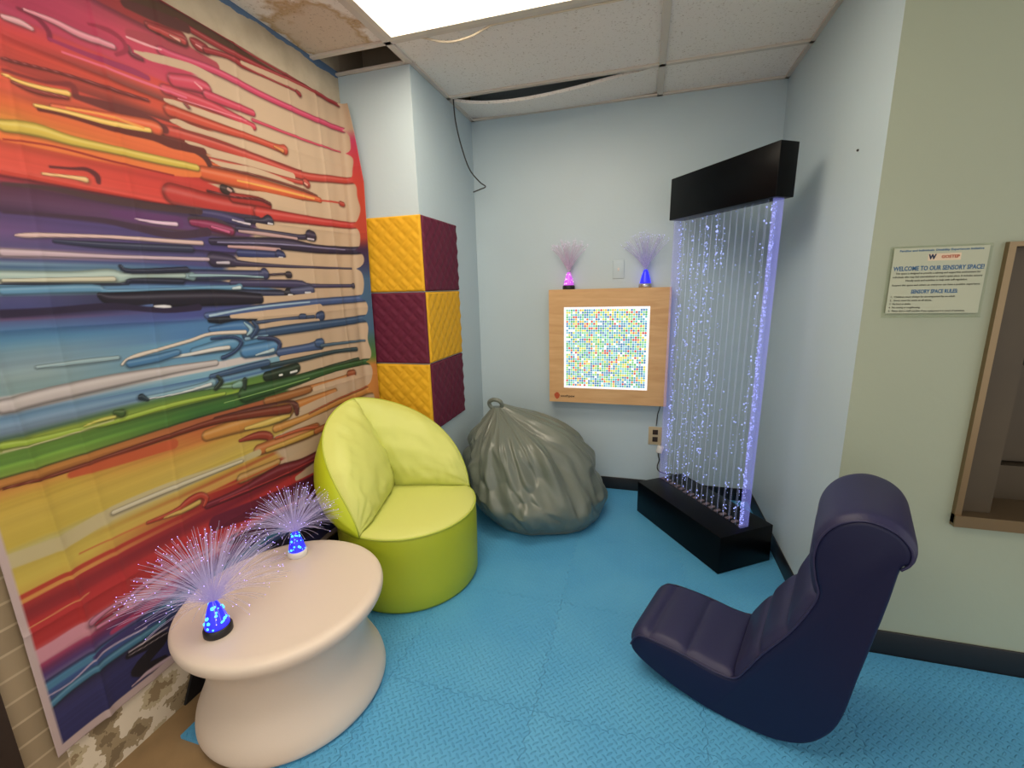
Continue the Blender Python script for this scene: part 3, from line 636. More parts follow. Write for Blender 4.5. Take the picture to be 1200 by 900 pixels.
('a0235a',1.2,[(.351,2.0581,.0043),(.436,2.059,.0068),(.545,2.0652,.0098),(.593,2.0634,.0076)]),
('e66487',.8,[(.374,2.0388,.0026),(.453,2.0431,.0028),(.565,2.0455,.0038),(.713,2.0512,.0033)]),
('f5afb9',.5,[(.551,2.1551,.0029),(.599,2.1588,.0038),(.651,2.1654,.0021)]),
('781e23',1,[(.244,1.9682,.003),(.364,1.9844,.0033),(.485,1.9906,.0048),(.581,1.9971,.0038)]),
('82282a',1.5,[(.239,1.9424,.004),(.321,1.9479,.0042),(.378,1.9636,.0066),(.384,1.9451,.0089)]),
('fac85f',.7,[(.237,1.9325,.003),(.267,1.9274,.0051),(.318,1.9309,.0064),(.366,1.9385,.0077)]),
('8c2d28',1,[(.25,1.921,.003),(.298,1.9179,.0063),(.362,1.9268,.0044)]),
('6e2828',2,[(.382,1.9362,.0067),(.476,1.9403,.0144),(.558,1.9418,.0152),(.619,1.9266,.0133)]),
('eb5f32',1,[(.328,1.8926,.0086),(.47,1.9116,.0144),(.566,1.9204,.0205),(.592,1.9209,.0209)]),
('facd5f',.7,[(.288,1.8831,.0042),(.354,1.8871,.0077),(.467,1.8948,.0084),(.569,1.9092,.0077)]),
('f5a546',.5,[(.356,1.9003,.0022),(.453,1.9128,.0028),(.552,1.9113,.0038)]),
('64231e',1.2,[(.293,1.875,.0042),(.353,1.8805,.0044),(.464,1.8804,.0072),(.573,1.8909,.0104),(.639,1.8867,.0135),(.745,1.8933,.0115)]),
('eb7832',1.5,[(.209,1.7892,.012),(.309,1.7974,.0152),(.426,1.7977,.0142),(.624,1.8054,.0163),(.708,1.816,.0143)]),
('dcbe46',1,[(.213,1.8132,.014),(.279,1.8233,.0168),(.35,1.8191,.0134),(.453,1.8227,.012),(.574,1.8268,.0131),(.708,1.8324,.0114)]),
('961e1e',1,[(.207,1.7813,.002),(.308,1.7931,.0022),(.446,1.7889,.0029),(.621,1.7891,.0027)]),
('64232a',1.2,[(.289,1.7389,.0032),(.336,1.7454,.0034),(.372,1.7514,.0057),(.394,1.7407,.0082),(.395,1.7228,.0059)]),
('f0c382',.6,[(.269,1.718,.0032),(.331,1.723,.0045),(.364,1.7233,.008)]),
('50373c',1.5,[(.186,1.6771,.004),(.287,1.6844,.0065),(.403,1.6787,.0096),(.546,1.6797,.0105),(.691,1.688,.0115)]),
('463046',1.2,[(.173,1.6108,.003),(.292,1.617,.0044),(.392,1.6189,.0072),(.481,1.6079,.0102),(.585,1.598,.011),(.711,1.622,.0148)]),
('64376e',1.2,[(.418,1.6436,.0097),(.513,1.6419,.0156),(.607,1.6409,.0193)]),
('ebc8e1',.5,[(.474,1.6344,.002),(.537,1.6322,.0053),(.6,1.6347,.0069)]),
('e1beb9',.6,[(.186,1.5586,.0031),(.211,1.5611,.0063),(.264,1.5663,.0055),(.405,1.5755,.0049),(.581,1.5788,.0069),(.68,1.5817,.0073)]),
('323755',1,[(.261,1.5509,.0044),(.4,1.5511,.0098),(.636,1.5583,.0114)]),
('cdb4c3',.6,[(.154,1.5159,.0101),(.254,1.518,.0077),(.394,1.5194,.0054),(.696,1.5275,.0065)]),
('afc8c3',1,[(.143,1.4591,.0142),(.28,1.4591,.0159),(.372,1.4629,.0219),(.406,1.461,.0149),(.442,1.4666,.0077),(.595,1.4694,.0085)]),
('d7d2b9',.8,[(.141,1.449,.0041),(.241,1.452,.0055),(.382,1.4557,.0074)]),
('232841',.8,[(.407,1.4931,.005),(.437,1.4791,.0076),(.608,1.4894,.0099)]),
('232841',.7,[(.14,1.4419,.002),(.397,1.441,.003),(.432,1.4512,.0064),(.585,1.4496,.0084)]),
('649bc3',.7,[(.136,1.4246,.0102),(.323,1.4292,.0118),(.364,1.4215,.0049),(.552,1.4245,.0055),(.675,1.4293,.006),(.779,1.4286,.0095),(.81,1.4316,.0129)]),
('d2e6eb',.4,[(.779,1.4254,.0038),(.809,1.4284,.0071)]),
('231e30',1,[(.338,1.4099,.0072),(.36,1.3996,.0171),(.417,1.3954,.0229),(.546,1.3941,.0277),(.736,1.3916,.028),(.89,1.3839,.0203)]),
('5a73aa',.7,[(.412,1.3725,.0025),(.475,1.3749,.004)]),
('ebebf0',.5,[(.482,1.3719,.0032),(.513,1.3677,.0082),(.53,1.3669,.0061)]),
('2d2341',1.2,[(.125,1.3697,.0102),(.225,1.3724,.0089),(.367,1.3771,.0098),(.511,1.3568,.0082),(.63,1.3622,.0117)]),
('e6d7c8',.7,[(.357,1.2053,.0038),(.373,1.2183,.0038),(.408,1.2261,.0065),(.475,1.2356,.0054),(.578,1.2511,.0058),(.661,1.2661,.0061),(.802,1.2581,.0082)]),
('dce1dc',.6,[(.474,1.2022,.0022),(.569,1.2048,.0043)]),
('4b82b4',1,[(.38,1.204,.0128),(.456,1.2078,.0135),(.527,1.2169,.0113)]),
('cdc3c3',.8,[(.081,1.1485,.0185),(.183,1.1566,.0201),(.325,1.1619,.0199),(.502,1.163,.014),(.658,1.1599,.0108)]),
('9bb9c3',1,[(.163,1.2319,.0043),(.254,1.2301,.007),(.349,1.2273,.0062)]),
('87b4c8',.8,[(.403,1.0907,.0053),(.488,1.0873,.0084),(.595,1.0873,.012),(.632,1.0918,.0153)]),
('e1e6e6',.5,[(.412,1.0856,.0021),(.516,1.0807,.0029),(.624,1.0871,.0061)]),
('1e3241',.7,[(.391,1.0963,.0105),(.406,1.0842,.0053)]),
('28372d',1,[(.656,1.1093,.0062),(.666,1.0879,.0094),(.641,1.0674,.0077)]),
('a5c33c',1,[(.062,1.0535,.0103),(.143,1.0458,.0089),(.239,1.0464,.0072),(.302,1.0423,.0075),(.481,1.0479,.0084),(.671,1.0409,.0063)]),
('d7d25a',.5,[(.23,1.0518,.0024),(.272,1.0566,.0049),(.309,1.056,.005)]),
('46642d',1,[(.314,1.068,.0075),(.327,1.0618,.0127)]),
('c8c391',.4,[(.059,1.0391,.0017),(.16,1.0378,.0016),(.303,1.0473,.0017)]),
('82321e',1,[(.042,.9499,.0031),(.141,.9431,.0045),(.283,.9445,.0075),(.462,.9491,.0085),(.654,.9459,.0127),(.964,.9013,.0225)]),
('c85a2d',2,[(.176,.9282,.0093),(.28,.9244,.0151),(.456,.918,.017)]),
('cdbe8c',2,[(.005,.7662,.0189),(.123,.7562,.0208),(.251,.7756,.0203),(.429,.7759,.02),(.621,.7676,.0128),(.778,.7666,.0139)]),
('dcd2af',1,[(.251,.7756,.0076),(.429,.773,.0086),(.695,.7621,.0067)]),
('d2783c',.8,[(.151,.7019,.0024),(.259,.7001,.0026),(.385,.6925,.0034)]),
('be3c23',.8,[(.333,.6968,.0054),(.413,.6902,.0086),(.475,.7032,.0148),(.514,.7042,.0121),(.532,.6817,.0092),(.519,.6616,.0061)]),
('dcb450',.7,[(.384,.6868,.0034),(.456,.6807,.0088),(.503,.6828,.0091)]),
('e1965a',.4,[(.002,.5719,.0017),(.069,.574,.0018),(.148,.5785,.002)]),
('dc96a5',1.5,[(-.002,.4849,.0199),(.051,.4842,.0185),(.1,.4884,.0168),(.139,.4895,.0148)]),
('d782a0',.8,[(.139,.4895,.0123),(.186,.4978,.0064),(.244,.4977,.008),(.27,.5031,.0081),(.35,.506,.0085),(.5,.491,.0093)]),
('a51e3c',.8,[(.146,.4745,.0037),(.158,.4768,.005),(.217,.4795,.0039)]),
('e182a5',.7,[(.15,.4624,.0062),(.237,.4579,.0053),(.327,.4581,.0042)]),
('b43c69',1.5,[(.182,.4181,.0077),(.268,.4242,.0136),(.364,.4309,.0174)]),
('463c73',1.5,[(.13,.3807,.01),(.222,.3835,.0133),(.324,.3695,.0143)]),
('4b87aa',.8,[(.015,.3293,.0116),(.06,.3383,.012),(.127,.3422,.0126),(.214,.3408,.0134),(.318,.3352,.0114)]),
('b9aac3',.5,[(-.008,.3654,.0023),(.063,.3526,.0024),(.151,.3763,.0033),(.268,.3602,.0028)]),
('1e1923',1.2,[(.208,.3087,.0107),(.308,.2836,.0201),(.22,.2429,.0191),(.293,.2061,.0173)]),
('d2c3c8',.4,[(.21,.3194,.0019),(.273,.3144,.0028),(.327,.3077,.002)]),
('b4a5aa',.4,[(.208,.3087,.0013),(.323,.2904,.0014)]),
('cdafbe',.6,[(.198,.2039,.0027),(.218,.2059,.0041),(.253,.2082,.0084),(.334,.1921,.0089)])]

def hexs(l): return np.array([[int(c[i:i+2], 16)/255 for i in (0, 2, 4)] for c in l])
def tapestry():
    NS, NZ = 520, 760
    S1 = 1.625; Z0, Z1 = .168, 2.318
    s = np.linspace(0, S1, NS)[:, None]; z = np.linspace(Z0, Z1, NZ)[None, :]
    ss = np.repeat(s, NZ, 1); zz = np.repeat(z, NS, 0)
    def prof(T, zq):
        a = np.array([t[0] for t in T])[::-1]; c = hexs([t[1] for t in T])[::-1]
        return np.stack([np.interp(zq, a, c[:, k]) for k in range(3)], -1)
    zj = zz+.002*np.sin(ss*9+zz*13)
    t = np.clip((ss-TAP_SA)/(TAP_SC-TAP_SA), 0, 1)[..., None]
    img = prof(TAP_A, zj)*(1-t)+prof(TAP_C, zj)*t
    # fine combed streaks of the printed paint
    st = np.zeros(NZ)
    for k in (3, 7, 16):
        r_ = rng.rand(NZ); ker = np.hanning(k+2)[1:-1]; st += np.convolve(r_-.5, ker/ker.sum(), 'same')
    img *= (1+.12*st[None, :, None]*(.6+.4*np.sin(ss*4+zz*7))[..., None])
    E = sorted((q[1], q[0]) for q in TAP_E)
    Es = np.interp(zz, [e[0] for e in E], [e[1] for e in E])
    m = np.clip((ss-Es)/.03+.5, 0, 1)[..., None]
    bare = np.array([.81, .70, .585])
    low = np.clip((zz-.30)/.02, 0, 1)[..., None]      # dark lower band has no bare cloth
    img = img*(1-m*low)+bare*m*low
    # painted border down the right-hand edge, where the drips end
    bz = [.2, .5, .75, 1.0, 1.05, 1.12, 1.2, 1.47, 1.54, 1.62, 1.68, 1.9, 2.05, 2.15, 2.2, 2.32]
    bc = hexs(['7d1e28', 'a02d28', 'd28c37', 'd28232', '5a8232', '466e50', '46698c', '46698c', '3c3c64', '46284b', 'c8462d', 'd7462d', 'd73c46', 'd73c6e', 'd2b496', 'd2b496'])
    bcol = np.stack([np.interp(zz, bz, bc[:, k]) for k in range(3)], -1)
    bw = .030+.006*np.sin(zz*23)+.004*np.sin(zz*51)
    for c, soft, pts in TAP_S:      # drips flare where they run into the border
        if c != 'd2b496' and pts[-1][0] > 1.50 and len(pts) > 2: bw = bw+.045*np.exp(-np.abs(zz-pts[-1][1])/.011)
    bm_ = np.clip((ss-(S1-bw))/.004+.5, 0, 1)[..., None]
    for c, soft, pts in TAP_S:
        col = hexs([c])[0]; sw = .0011*soft+.0012
        P = np.array([tuple(q) for q in catmull(pts, 4 if len(pts) > 2 else 1)], float); P[:, 2] = np.maximum(P[:, 2], .0013)
        pad = P[:, 2].max()*1.3+sw*2+.006
        i0 = max(0, int((P[:, 0].min()-pad)/S1*(NS-1))); i1 = min(NS, int((P[:, 0].max()+pad)/S1*(NS-1))+2)
        j0 = max(0, int((P[:, 1].min()-pad-Z0)/(Z1-Z0)*(NZ-1))); j1 = min(NZ, int((P[:, 1].max()+pad-Z0)/(Z1-Z0)*(NZ-1))+2)
        if i1 <= i0 or j1 <= j0: continue
        A = np.zeros((i1-i0, j1-j0)); G = np.full_like(A, 9.0); U = np.zeros_like(A); xs = ss[i0:i1, j0:j1]; zs = zz[i0:i1, j0:j1]
        for a, b in zip(P, P[1:]):
            d = b[:2]-a[:2]; L2 = d@d+1e-12
            u = np.clip(((xs-a[0])*d[0]+(zs-a[1])*d[1])/L2, 0, 1)
            dist = np.hypot(xs-a[0]-u*d[0], zs-a[1]-u*d[1]); h = a[2]+(b[2]-a[2])*u
            A = np.maximum(A, np.clip((h-dist)/(2*sw)+.5, 0, 1))
            g = dist/h; nearer = g < G; G = np.where(nearer, g, G); U = np.where(nearer, (zs-a[1]-u*d[1])/h, U)
        A = (A*A*(3-2*A))[..., None]
        cc = np.repeat(np.repeat(col[None, None], A.shape[0], 0), A.shape[1], 1)
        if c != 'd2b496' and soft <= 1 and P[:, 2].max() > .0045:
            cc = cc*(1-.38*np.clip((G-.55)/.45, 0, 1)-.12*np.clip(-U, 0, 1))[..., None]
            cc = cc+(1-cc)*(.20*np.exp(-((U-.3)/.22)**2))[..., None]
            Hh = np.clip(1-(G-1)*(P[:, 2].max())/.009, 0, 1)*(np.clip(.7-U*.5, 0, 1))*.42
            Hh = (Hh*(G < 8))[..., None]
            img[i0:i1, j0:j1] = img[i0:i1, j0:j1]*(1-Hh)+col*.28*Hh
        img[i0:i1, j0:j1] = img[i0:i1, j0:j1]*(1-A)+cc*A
    img = img*(1-bm_)+bcol*bm_
    hem = np.array([.80, .71, .70])
    hm = np.maximum(np.clip((.016-ss)/.003+.5, 0, 1), np.clip((Z0+.028-zz)/.003+.5, 0, 1))[..., None]
    img = np.clip(img*(1-hm)+hem*hm, 0, 1)
    img = np.where(img <= .04045, img/12.92, ((img+.055)/1.055)**2.4)
    img = .94*img+.06*img.mean(-1, keepdims=True); img *= .74
    # drape
    x = np.full_like(ss, XL+.007); y = .575+ss
    tt = np.clip((ss-1.505)/(S1-1.505), 0, 1)
    xe = np.interp(zz, [.2, .78, 1.45, 1.95, 2.2, 2.32], [-1.43, -1.425, -1.414, -1.398, -1.43, -1.452])
    cor = ss > 1.505
    bx = (1-tt)**2*(XL+.007)+2*tt*(1-tt)*(XL+.010)+tt**2*xe; by = (1-tt)**2*2.08+2*tt*(1-tt)*2.136+tt**2*2.138
    x = np.where(cor, bx, x); y = np.where(cor, by, y)
    d = np.zeros_like(ss)
    for y0, k in ((.10, .012), (.24, .006), (.45, .005), (.68, .004), (.92, .004), (1.2, .004), (1.4, .006)):
        q_ = ss-y0-.025*np.sin(zz*2.2+y0*9); d += k*.8*np.exp(-np.abs(q_)/.011)*(1+.5*np.tanh(q_/.006))
    for z0 in (.55, .95, 1.32, 1.7, 2.02): d += .003*np.exp(-np.abs(zz-z0-.01*np.sin(ss*3+z0))/.010)
    for k in range(26):
        a = rng.rand()*6.28; f = 4+rng.rand()*22
        d += .0010*(8/f)**.6*(1+np.sin(f*(ss*math.cos(a)+.6*zz*math.sin(a))+rng.rand()*6.28))*.5
    d += .006*np.clip((ss-1.2)/.3, 0, 1)*(1+np.sin(ss*60+1.5*np.sin(zz*2.1)))*.5
    d += .022*np.clip((ss-1.3)/.2, 0, 1)*np.clip((2.30-zz)/.5, 0, 1)*(.4+.6*np.sin(zz*1.7+.6)**2)*np.clip((1.625-ss)/.1, 0, 1)
    wv = .004*np.sin(ss*7)+.003*np.sin(ss*17+1)
    zpos = zz+wv*np.clip((.5-zz)/.35, 0, 1)*1.5
    # top edge: pinned, dipping a little between the pins
    d *= 1-.6*np.clip((.50-zz)/.1, 0, 1)*np.clip((ss-.1)/.1, 0, 1)
    x = x+d*(1-.7*tt); y = y-d*.7*tt
    V = np.stack([x, y, zpos], -1).reshape(-1, 3)
    idx = np.arange(NS*NZ).reshape(NS, NZ)
    F = np.stack([idx[:-1, :-1], idx[1:, :-1], idx[1:, 1:], idx[:-1, 1:]], -1).reshape(-1, 4)
    me = bpy.data.meshes.new('tapestry')
    me.vertices.add(len(V)); me.vertices.foreach_set('co', V.astype(np.float32).ravel())
    me.loops.add(F.size); me.loops.foreach_set('vertex_index', F.astype(np.int32).ravel())
    me.polygons.add(len(F)); me.polygons.foreach_set('loop_start', (np.arange(len(F))*4).astype(np.int32)); me.polygons.foreach_set('loop_total', np.full(len(F), 4, np.int32))
    me.update(calc_edges=True); me.polygons.foreach_set('use_smooth', [True]*len(F))
    ca = me.color_attributes.new('print', 'FLOAT_COLOR', 'POINT')
    ca.data.foreach_set('color', np.concatenate([img.reshape(-1, 3), np.ones((NS*NZ, 1))], 1).astype(np.float32).ravel())
    mt = bpy.data.materials.new('printed_cloth'); mt.use_nodes = True; nt = mt.node_tree; b = nt.nodes['Principled BSDF']
    at = N(nt, 'ShaderNodeVertexColor'); at.layer_name = 'print'; nt.links.new(at.outputs['Color'], b.inputs['Base Color'])
    b.inputs['Roughness'].default_value = .6; b.inputs['Specular IOR Level'].default_value = .3; b.inputs['Sheen Weight'].default_value = .05
    me.materials.append(mt)
    o = bpy.data.objects.new('tapestry', me); COL.objects.link(o)
    so = o.modifiers.new('cloth', 'SOLIDIFY'); so.thickness = .001; so.offset = -1
    tag(o, 'large wall hanging printed with rainbow dripping paint on the left wall', 'tapestry')
tapestry()

# ------------------------------------------------------------------ quilted foam panels on the pillar
def foam_panel(label, m, w, h, loc, rz):
    nx = 72; nz = int(nx*h/w); V, F = [], []
    def hgt(x, z):
        p = .078
        a = (x+z)/p; b = (x-z)/p
        fa, fb = a % 1, b % 1
        pill = (abs(math.sin(math.pi*fa))**.55)*(abs(math.sin(math.pi*fb))**.55)
        rib = .22*math.sin(2*math.pi*(fa if (int(math.floor(a))+int(math.floor(b))) % 2 else fb)*2)
        e = min(1, min(x, w-x, z, h-z)/.006)
        return (.009+.0055*pill*(1+rib))*max(0, e)+.004*(1-max(0, e))
    for j in range(nz+1):
        for i in range(nx+1):
            x, z = w*i/nx, h*j/nz; V.append((x-w/2, -hgt(x, z), z))
    for j in range(nz):
        for i in range(nx):
            k = j*(nx+1)+i; F.append((k, k+1, k+nx+2, k+nx+1))
    n = len(V); V += [(-w/2, 0, 0), (w/2, 0, 0), (w/2, 0, h), (-w/2, 0, h)]
    rim = [list(range(0, nx+1)), [j*(nx+1)+nx for j in range(nz+1)], [nz*(nx+1)+i for i in range(nx, -1, -1)], [j*(nx+1) for j in range(nz, -1, -1)]]
    for k, e in enumerate(rim): F.append(tuple(reversed(e))+(n+k, n+(k+1) % 4))
    F.append((n+3, n+2, n+1, n))
    o = obj('foam_wall_panel', V, F, m, smooth=True, loc=loc); o.rotation_euler = (0, 0, rz)
    o.data.polygons.foreach_set('use_smooth', [len(p.vertices) == 4 and i < nx*nz for i, p in enumerate(o.data.polygons)])
    tag(o, label, 'wall panel', 'quilted foam panels on the pillar')
Y, D = M['foam_yellow'], M['foam_maroon']
PH = .383
for k, (mf, ms, lf, ls) in enumerate(((Y, D, 'yellow quilted foam wall panel at the top left of the pillar, beside the tapestry', 'maroon quilted foam wall panel at the top right, around the pillar corner'),
                                      (D, Y, 'maroon quilted foam wall panel in the middle beside the tapestry, between two yellow ones', 'yellow quilted foam wall panel between the two maroon ones on the pillar side'),
                                      (Y, D, 'yellow quilted foam wall panel lowest beside the tapestry, just above the lime chair', 'maroon quilted foam wall panel lowest on the pillar side, above the bean bag'))):
    z0 = 1.782-(k+1)*.3875
    foam_panel(lf, mf, .352, PH, (XC-.176+.006, YC-.0005, z0), 0)
    foam_panel(ls, ms, .44, PH, (XC+.0005, YC+.008+.22, z0), R(90))

# ------------------------------------------------------------------ lime chair
def lime_chair():
    t = thing('lounge_chair', 'round lime green padded chair with a two petal cushioned back', 'chair', (-1.085, 1.79, 0))
    r0, zs = .332, .37
    pr = [(.30, .001), (.322, .004), (.330, .02), (.333, .10), (.335, .2), (.335, .3), (.333, .355), (.330, .366), (.324, .372)]
    V, F = lathe(pr, 96); 
    V = [(x*(1+.006*math.sin(5*math.atan2(y, x)+z*20)*math.sin(z*9)), y*(1+.006*math.sin(5*math.atan2(y, x)+z*20)*math.sin(z*9)), z) for x, y, z in V]
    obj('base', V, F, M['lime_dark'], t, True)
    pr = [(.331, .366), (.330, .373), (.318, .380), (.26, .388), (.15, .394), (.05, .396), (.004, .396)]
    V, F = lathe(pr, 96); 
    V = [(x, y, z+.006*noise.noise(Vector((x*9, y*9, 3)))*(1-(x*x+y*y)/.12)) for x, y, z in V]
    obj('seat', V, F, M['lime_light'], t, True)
    bm = bmesh.new(); tube(bm, [(.333*math.cos(a*math.pi/40), .333*math.sin(a*math.pi/40), .3695) for a in range(81)], .004)
    bobj('piping', bm, M['lime_piping'], t)
    pk = R(166); P0 = Vector((-.158, .136, 0))
    for sgn, end in ((1, R(262)), (-1, R(46))):
        nt_, nv = 36, 22; V, F = [], []
        Q1 = Vector((.334*math.cos(end), .334*math.sin(end), 0))
        front = []; back = []
        for i in range(nt_+1):
            a = i/nt_; ph = pk+(end-pk)*a
            Q = P0.lerp(Q1, a); O = Vector((.333*math.cos(ph), .333*math.sin(ph), 0))
            h = .50*max(0, 1-a**1.45)**.62
            O2 = O*(1+(.11 if sgn > 0 else .0)*math.sin(math.pi*a)**.7); lean = O2.lerp(Q, .07); Tt = lean+Vector((0, 0, zs+h)) if a < 1 else Q1+Vector((0, 0, zs))
            fr = []; bk = []
            nrm = Vector((math.cos(pk+math.pi), math.sin(pk+math.pi), .35)).normalized()
            cd = (Q1-P0); cn = Vector((cd.y, -cd.x, 0)).normalized()
            if cn.dot(Vector((math.cos(pk+math.pi), math.sin(pk+math.pi), 0))) < 0: cn = -cn
            nrm = (cn+Vector((0, 0, .45))).normalized()
            for j in range(nv+1):
                b = j/nv
                p = (Q+Vector((0, 0, zs+.008))).lerp(Tt, b)
                puff = .105*(max(0, math.sin(math.pi*a**.8))**.5)*(max(0, 4*b*(1-b))**.5)
                edge = min(a, 1-a, b, 1-b)
                wr = (.018*noise.noise(Vector((a*13+sgn*5, b*13, 1)))*(1-min(1, edge*3))+.008*noise.noise(Vector((a*6, b*8+sgn, 7))))*min(1, edge*12)+.0045*math.sin(a*62+3*noise.noise(Vector((a*5, b*3, sgn))))*math.exp(-((1-b)/.16))*min(1, (1-b)*14)*min(1, a*8)
                sc = min(1, h/.2)
                fr.append(p+nrm*(puff*sc+wr*sc))
                q = (O+Vector((0, 0, zs-.01))).lerp(Tt, b)+Vector((math.cos(ph), math.sin(ph), 0))*((.05 if sgn > 0 else .004)*math.sin(math.pi*b)**.8*math.sin(math.pi*a)**.6)
                out = Vector((math.cos(ph), math.sin(ph), 0))
                bk.append(q+out*((.018 if sgn > 0 else .006)*math.sin(math.pi*b)*sc+.006*noise.noise(Vector((a*8, b*6, 4+sgn)))*math.sin(math.pi*b)*sc)*math.sin(math.pi*min(1, a*.5+.5))**.3)
            front.append(fr); back.append(bk)
        def grid(G):
            V = [v for r in G for v in r]; F = []
            for i in range(len(G)-1):
                for j in range(nv):
                    k = i*(nv+1)+j; F.append((k, k+1, k+nv+2, k+nv+1))
            return V, F
        V, F = grid(front)
        # close the inner end so the cushion is a solid wedge
        e = len(V); V += [back[0][j] for j in range(nv+1)]
        for j in range(nv): F.append((j, e+j, e+j+1, j+1))
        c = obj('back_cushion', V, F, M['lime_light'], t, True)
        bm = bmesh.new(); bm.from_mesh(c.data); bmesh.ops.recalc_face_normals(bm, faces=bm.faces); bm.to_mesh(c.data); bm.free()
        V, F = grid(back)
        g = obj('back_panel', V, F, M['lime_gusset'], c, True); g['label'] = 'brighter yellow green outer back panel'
        bm = bmesh.new(); tube(bm, [r[-1] for r in front], .0035)
        bobj('seam_piping', bm, M['lime_piping'], c)
lime_chair()

# ------------------------------------------------------------------ grey bean bag
def bean_bag():
    c0 = Vector((-.588, 2.545, 0)); ap = Vector((-.85, 2.54, .668))
    t = thing('bean_bag', 'slumped grey vinyl bean bag with a gathered knot, in the back corner', 'bean bag', c0)
    ts = [0, 0, .05, .14, .28, .45, .6, .74, .86, .94, 1.0]; rs = [.02, .80, .93, .99, 1.0, .93, .80, .61, .37, .19, .075]
    us = [0, .12, .2, .3, .42, .55, .66, .76, .86, .94, 1]
    nU, nP = 130, 240; V, F = [], []
    cm = catmull(list(zip(us, ts, rs)), 10); SP = ([c.x for c in cm], [max(0, c.y) for c in cm], [c.z for c in cm])
    for i in range(nU+1):
        u = i/nU
        tz = float(np.interp(u, SP[0], SP[1])); rr = float(np.interp(u, SP[0], SP[2]))
        for k in range(nP):
            ph = 2*math.pi*k/nP; cx, cy = math.cos(ph), math.sin(ph)
            R0 = .398*(1+.05*math.cos(2*ph+.5)+.03*math.sin(3*ph))
            zt = .675*(1+.0*cx)
            ctr = (ap-c0)*(tz**1.5); ctr.z = 0
            # folds fan out from the knot
            w = max(0, min(1, (tz-.02)/.35)); w = w*w*(3-2*w)
            q = Vector((cx*2.6, cy*2.6, tz*1.1+.3*noise.noise(Vector((cx*2, cy*2, tz*3)))))
            n1 = noise.noise(q); n2 = noise.noise(q*2.3+Vector((7, 1, 2))); n3 = noise.noise(Vector((cx*1.5, cy*1.5, tz*3.5+9)))
            fold = (1-min(1, abs(n1)*2)**1.4)*.026*(.25+w)+(1-min(1, abs(n2)*2)**1.4)*.010*(.2+w)+n3*.03
            dp = lambda c: (ph-c+math.pi) % (2*math.pi)-math.pi
            ww = max(0, min(1, (tz-.3)/.3))*min(1, (1-tz)/.12)
            fold += ww*(.040*math.exp(-(dp(-.22)/.20)**2)-.045*math.exp(-(dp(-.58)/.13)**2)+.028*math.exp(-(dp(-.85)/.16)**2)-.02*math.exp(-(dp(-1.15)/.1)**2))
            q3 = Vector((cx*2.2, cy*2.2, tz*1.9+2))
            q3 += Vector((noise.noise(q3*.9), noise.noise(q3*.9+Vector((5, 5, 5))), noise.noise(q3*.9+Vector((9, 2, 4)))))*.55
            n4 = abs(noise.noise(q3)); n5 = abs(noise.noise(q3*1.9+Vector((3, 8, 1))))
            fold += .030*min(1, n4*3.0)**.7*min(1, tz*5)+.014*(1-min(1, n5*3.4))*min(1, tz*4)-.012
            fold *= min(1, rr*1.6)
            r = R0*rr+fold-.02*min(1, rr*1.6)
            z = zt*tz+(.02*n3+.012*n2)*w*(1-tz)
            # a bulging roll of slack vinyl on the right below the knot
            g = math.exp(-((ph-.35)/.75)**2 if ph < math.pi else -((ph-2*math.pi-.35)/.75)**2)
            r += .05*g*math.exp(-((tz-.68)/.2)**2); z += .055*g*math.exp(-((tz-.8)/.2)**2)
            V.append((ctr.x+r*cx, ctr.y+r*cy, max(.001, z)))
    for i in range(nU):
        for k in range(nP):
            k2 = (k+1) % nP; F.append((i*nP+k, i*nP+k2, (i+1)*nP+k2, (i+1)*nP+k))
    F.append(tuple(reversed(range(nP)))); F.append(tuple(nU*nP+k for k in range(nP)))
    obj('body', V, F, M['grey_vinyl'], t, True)
    a = ap-c0
    bm = bmesh.new()
    tube(bm, catmull([a+Vector(p) for p in ((-.015, 0, -.015), (-.045, -.01, .012), (-.05, -.015, .04), (-.02, -.02, .058), (.02, -.02, .05), (.03, -.01, .02), (.012, 0, -.012))], 6), .013, 10)
    bobj('handle_loop', bm, M['grey_vinyl'], t)
bean_bag()

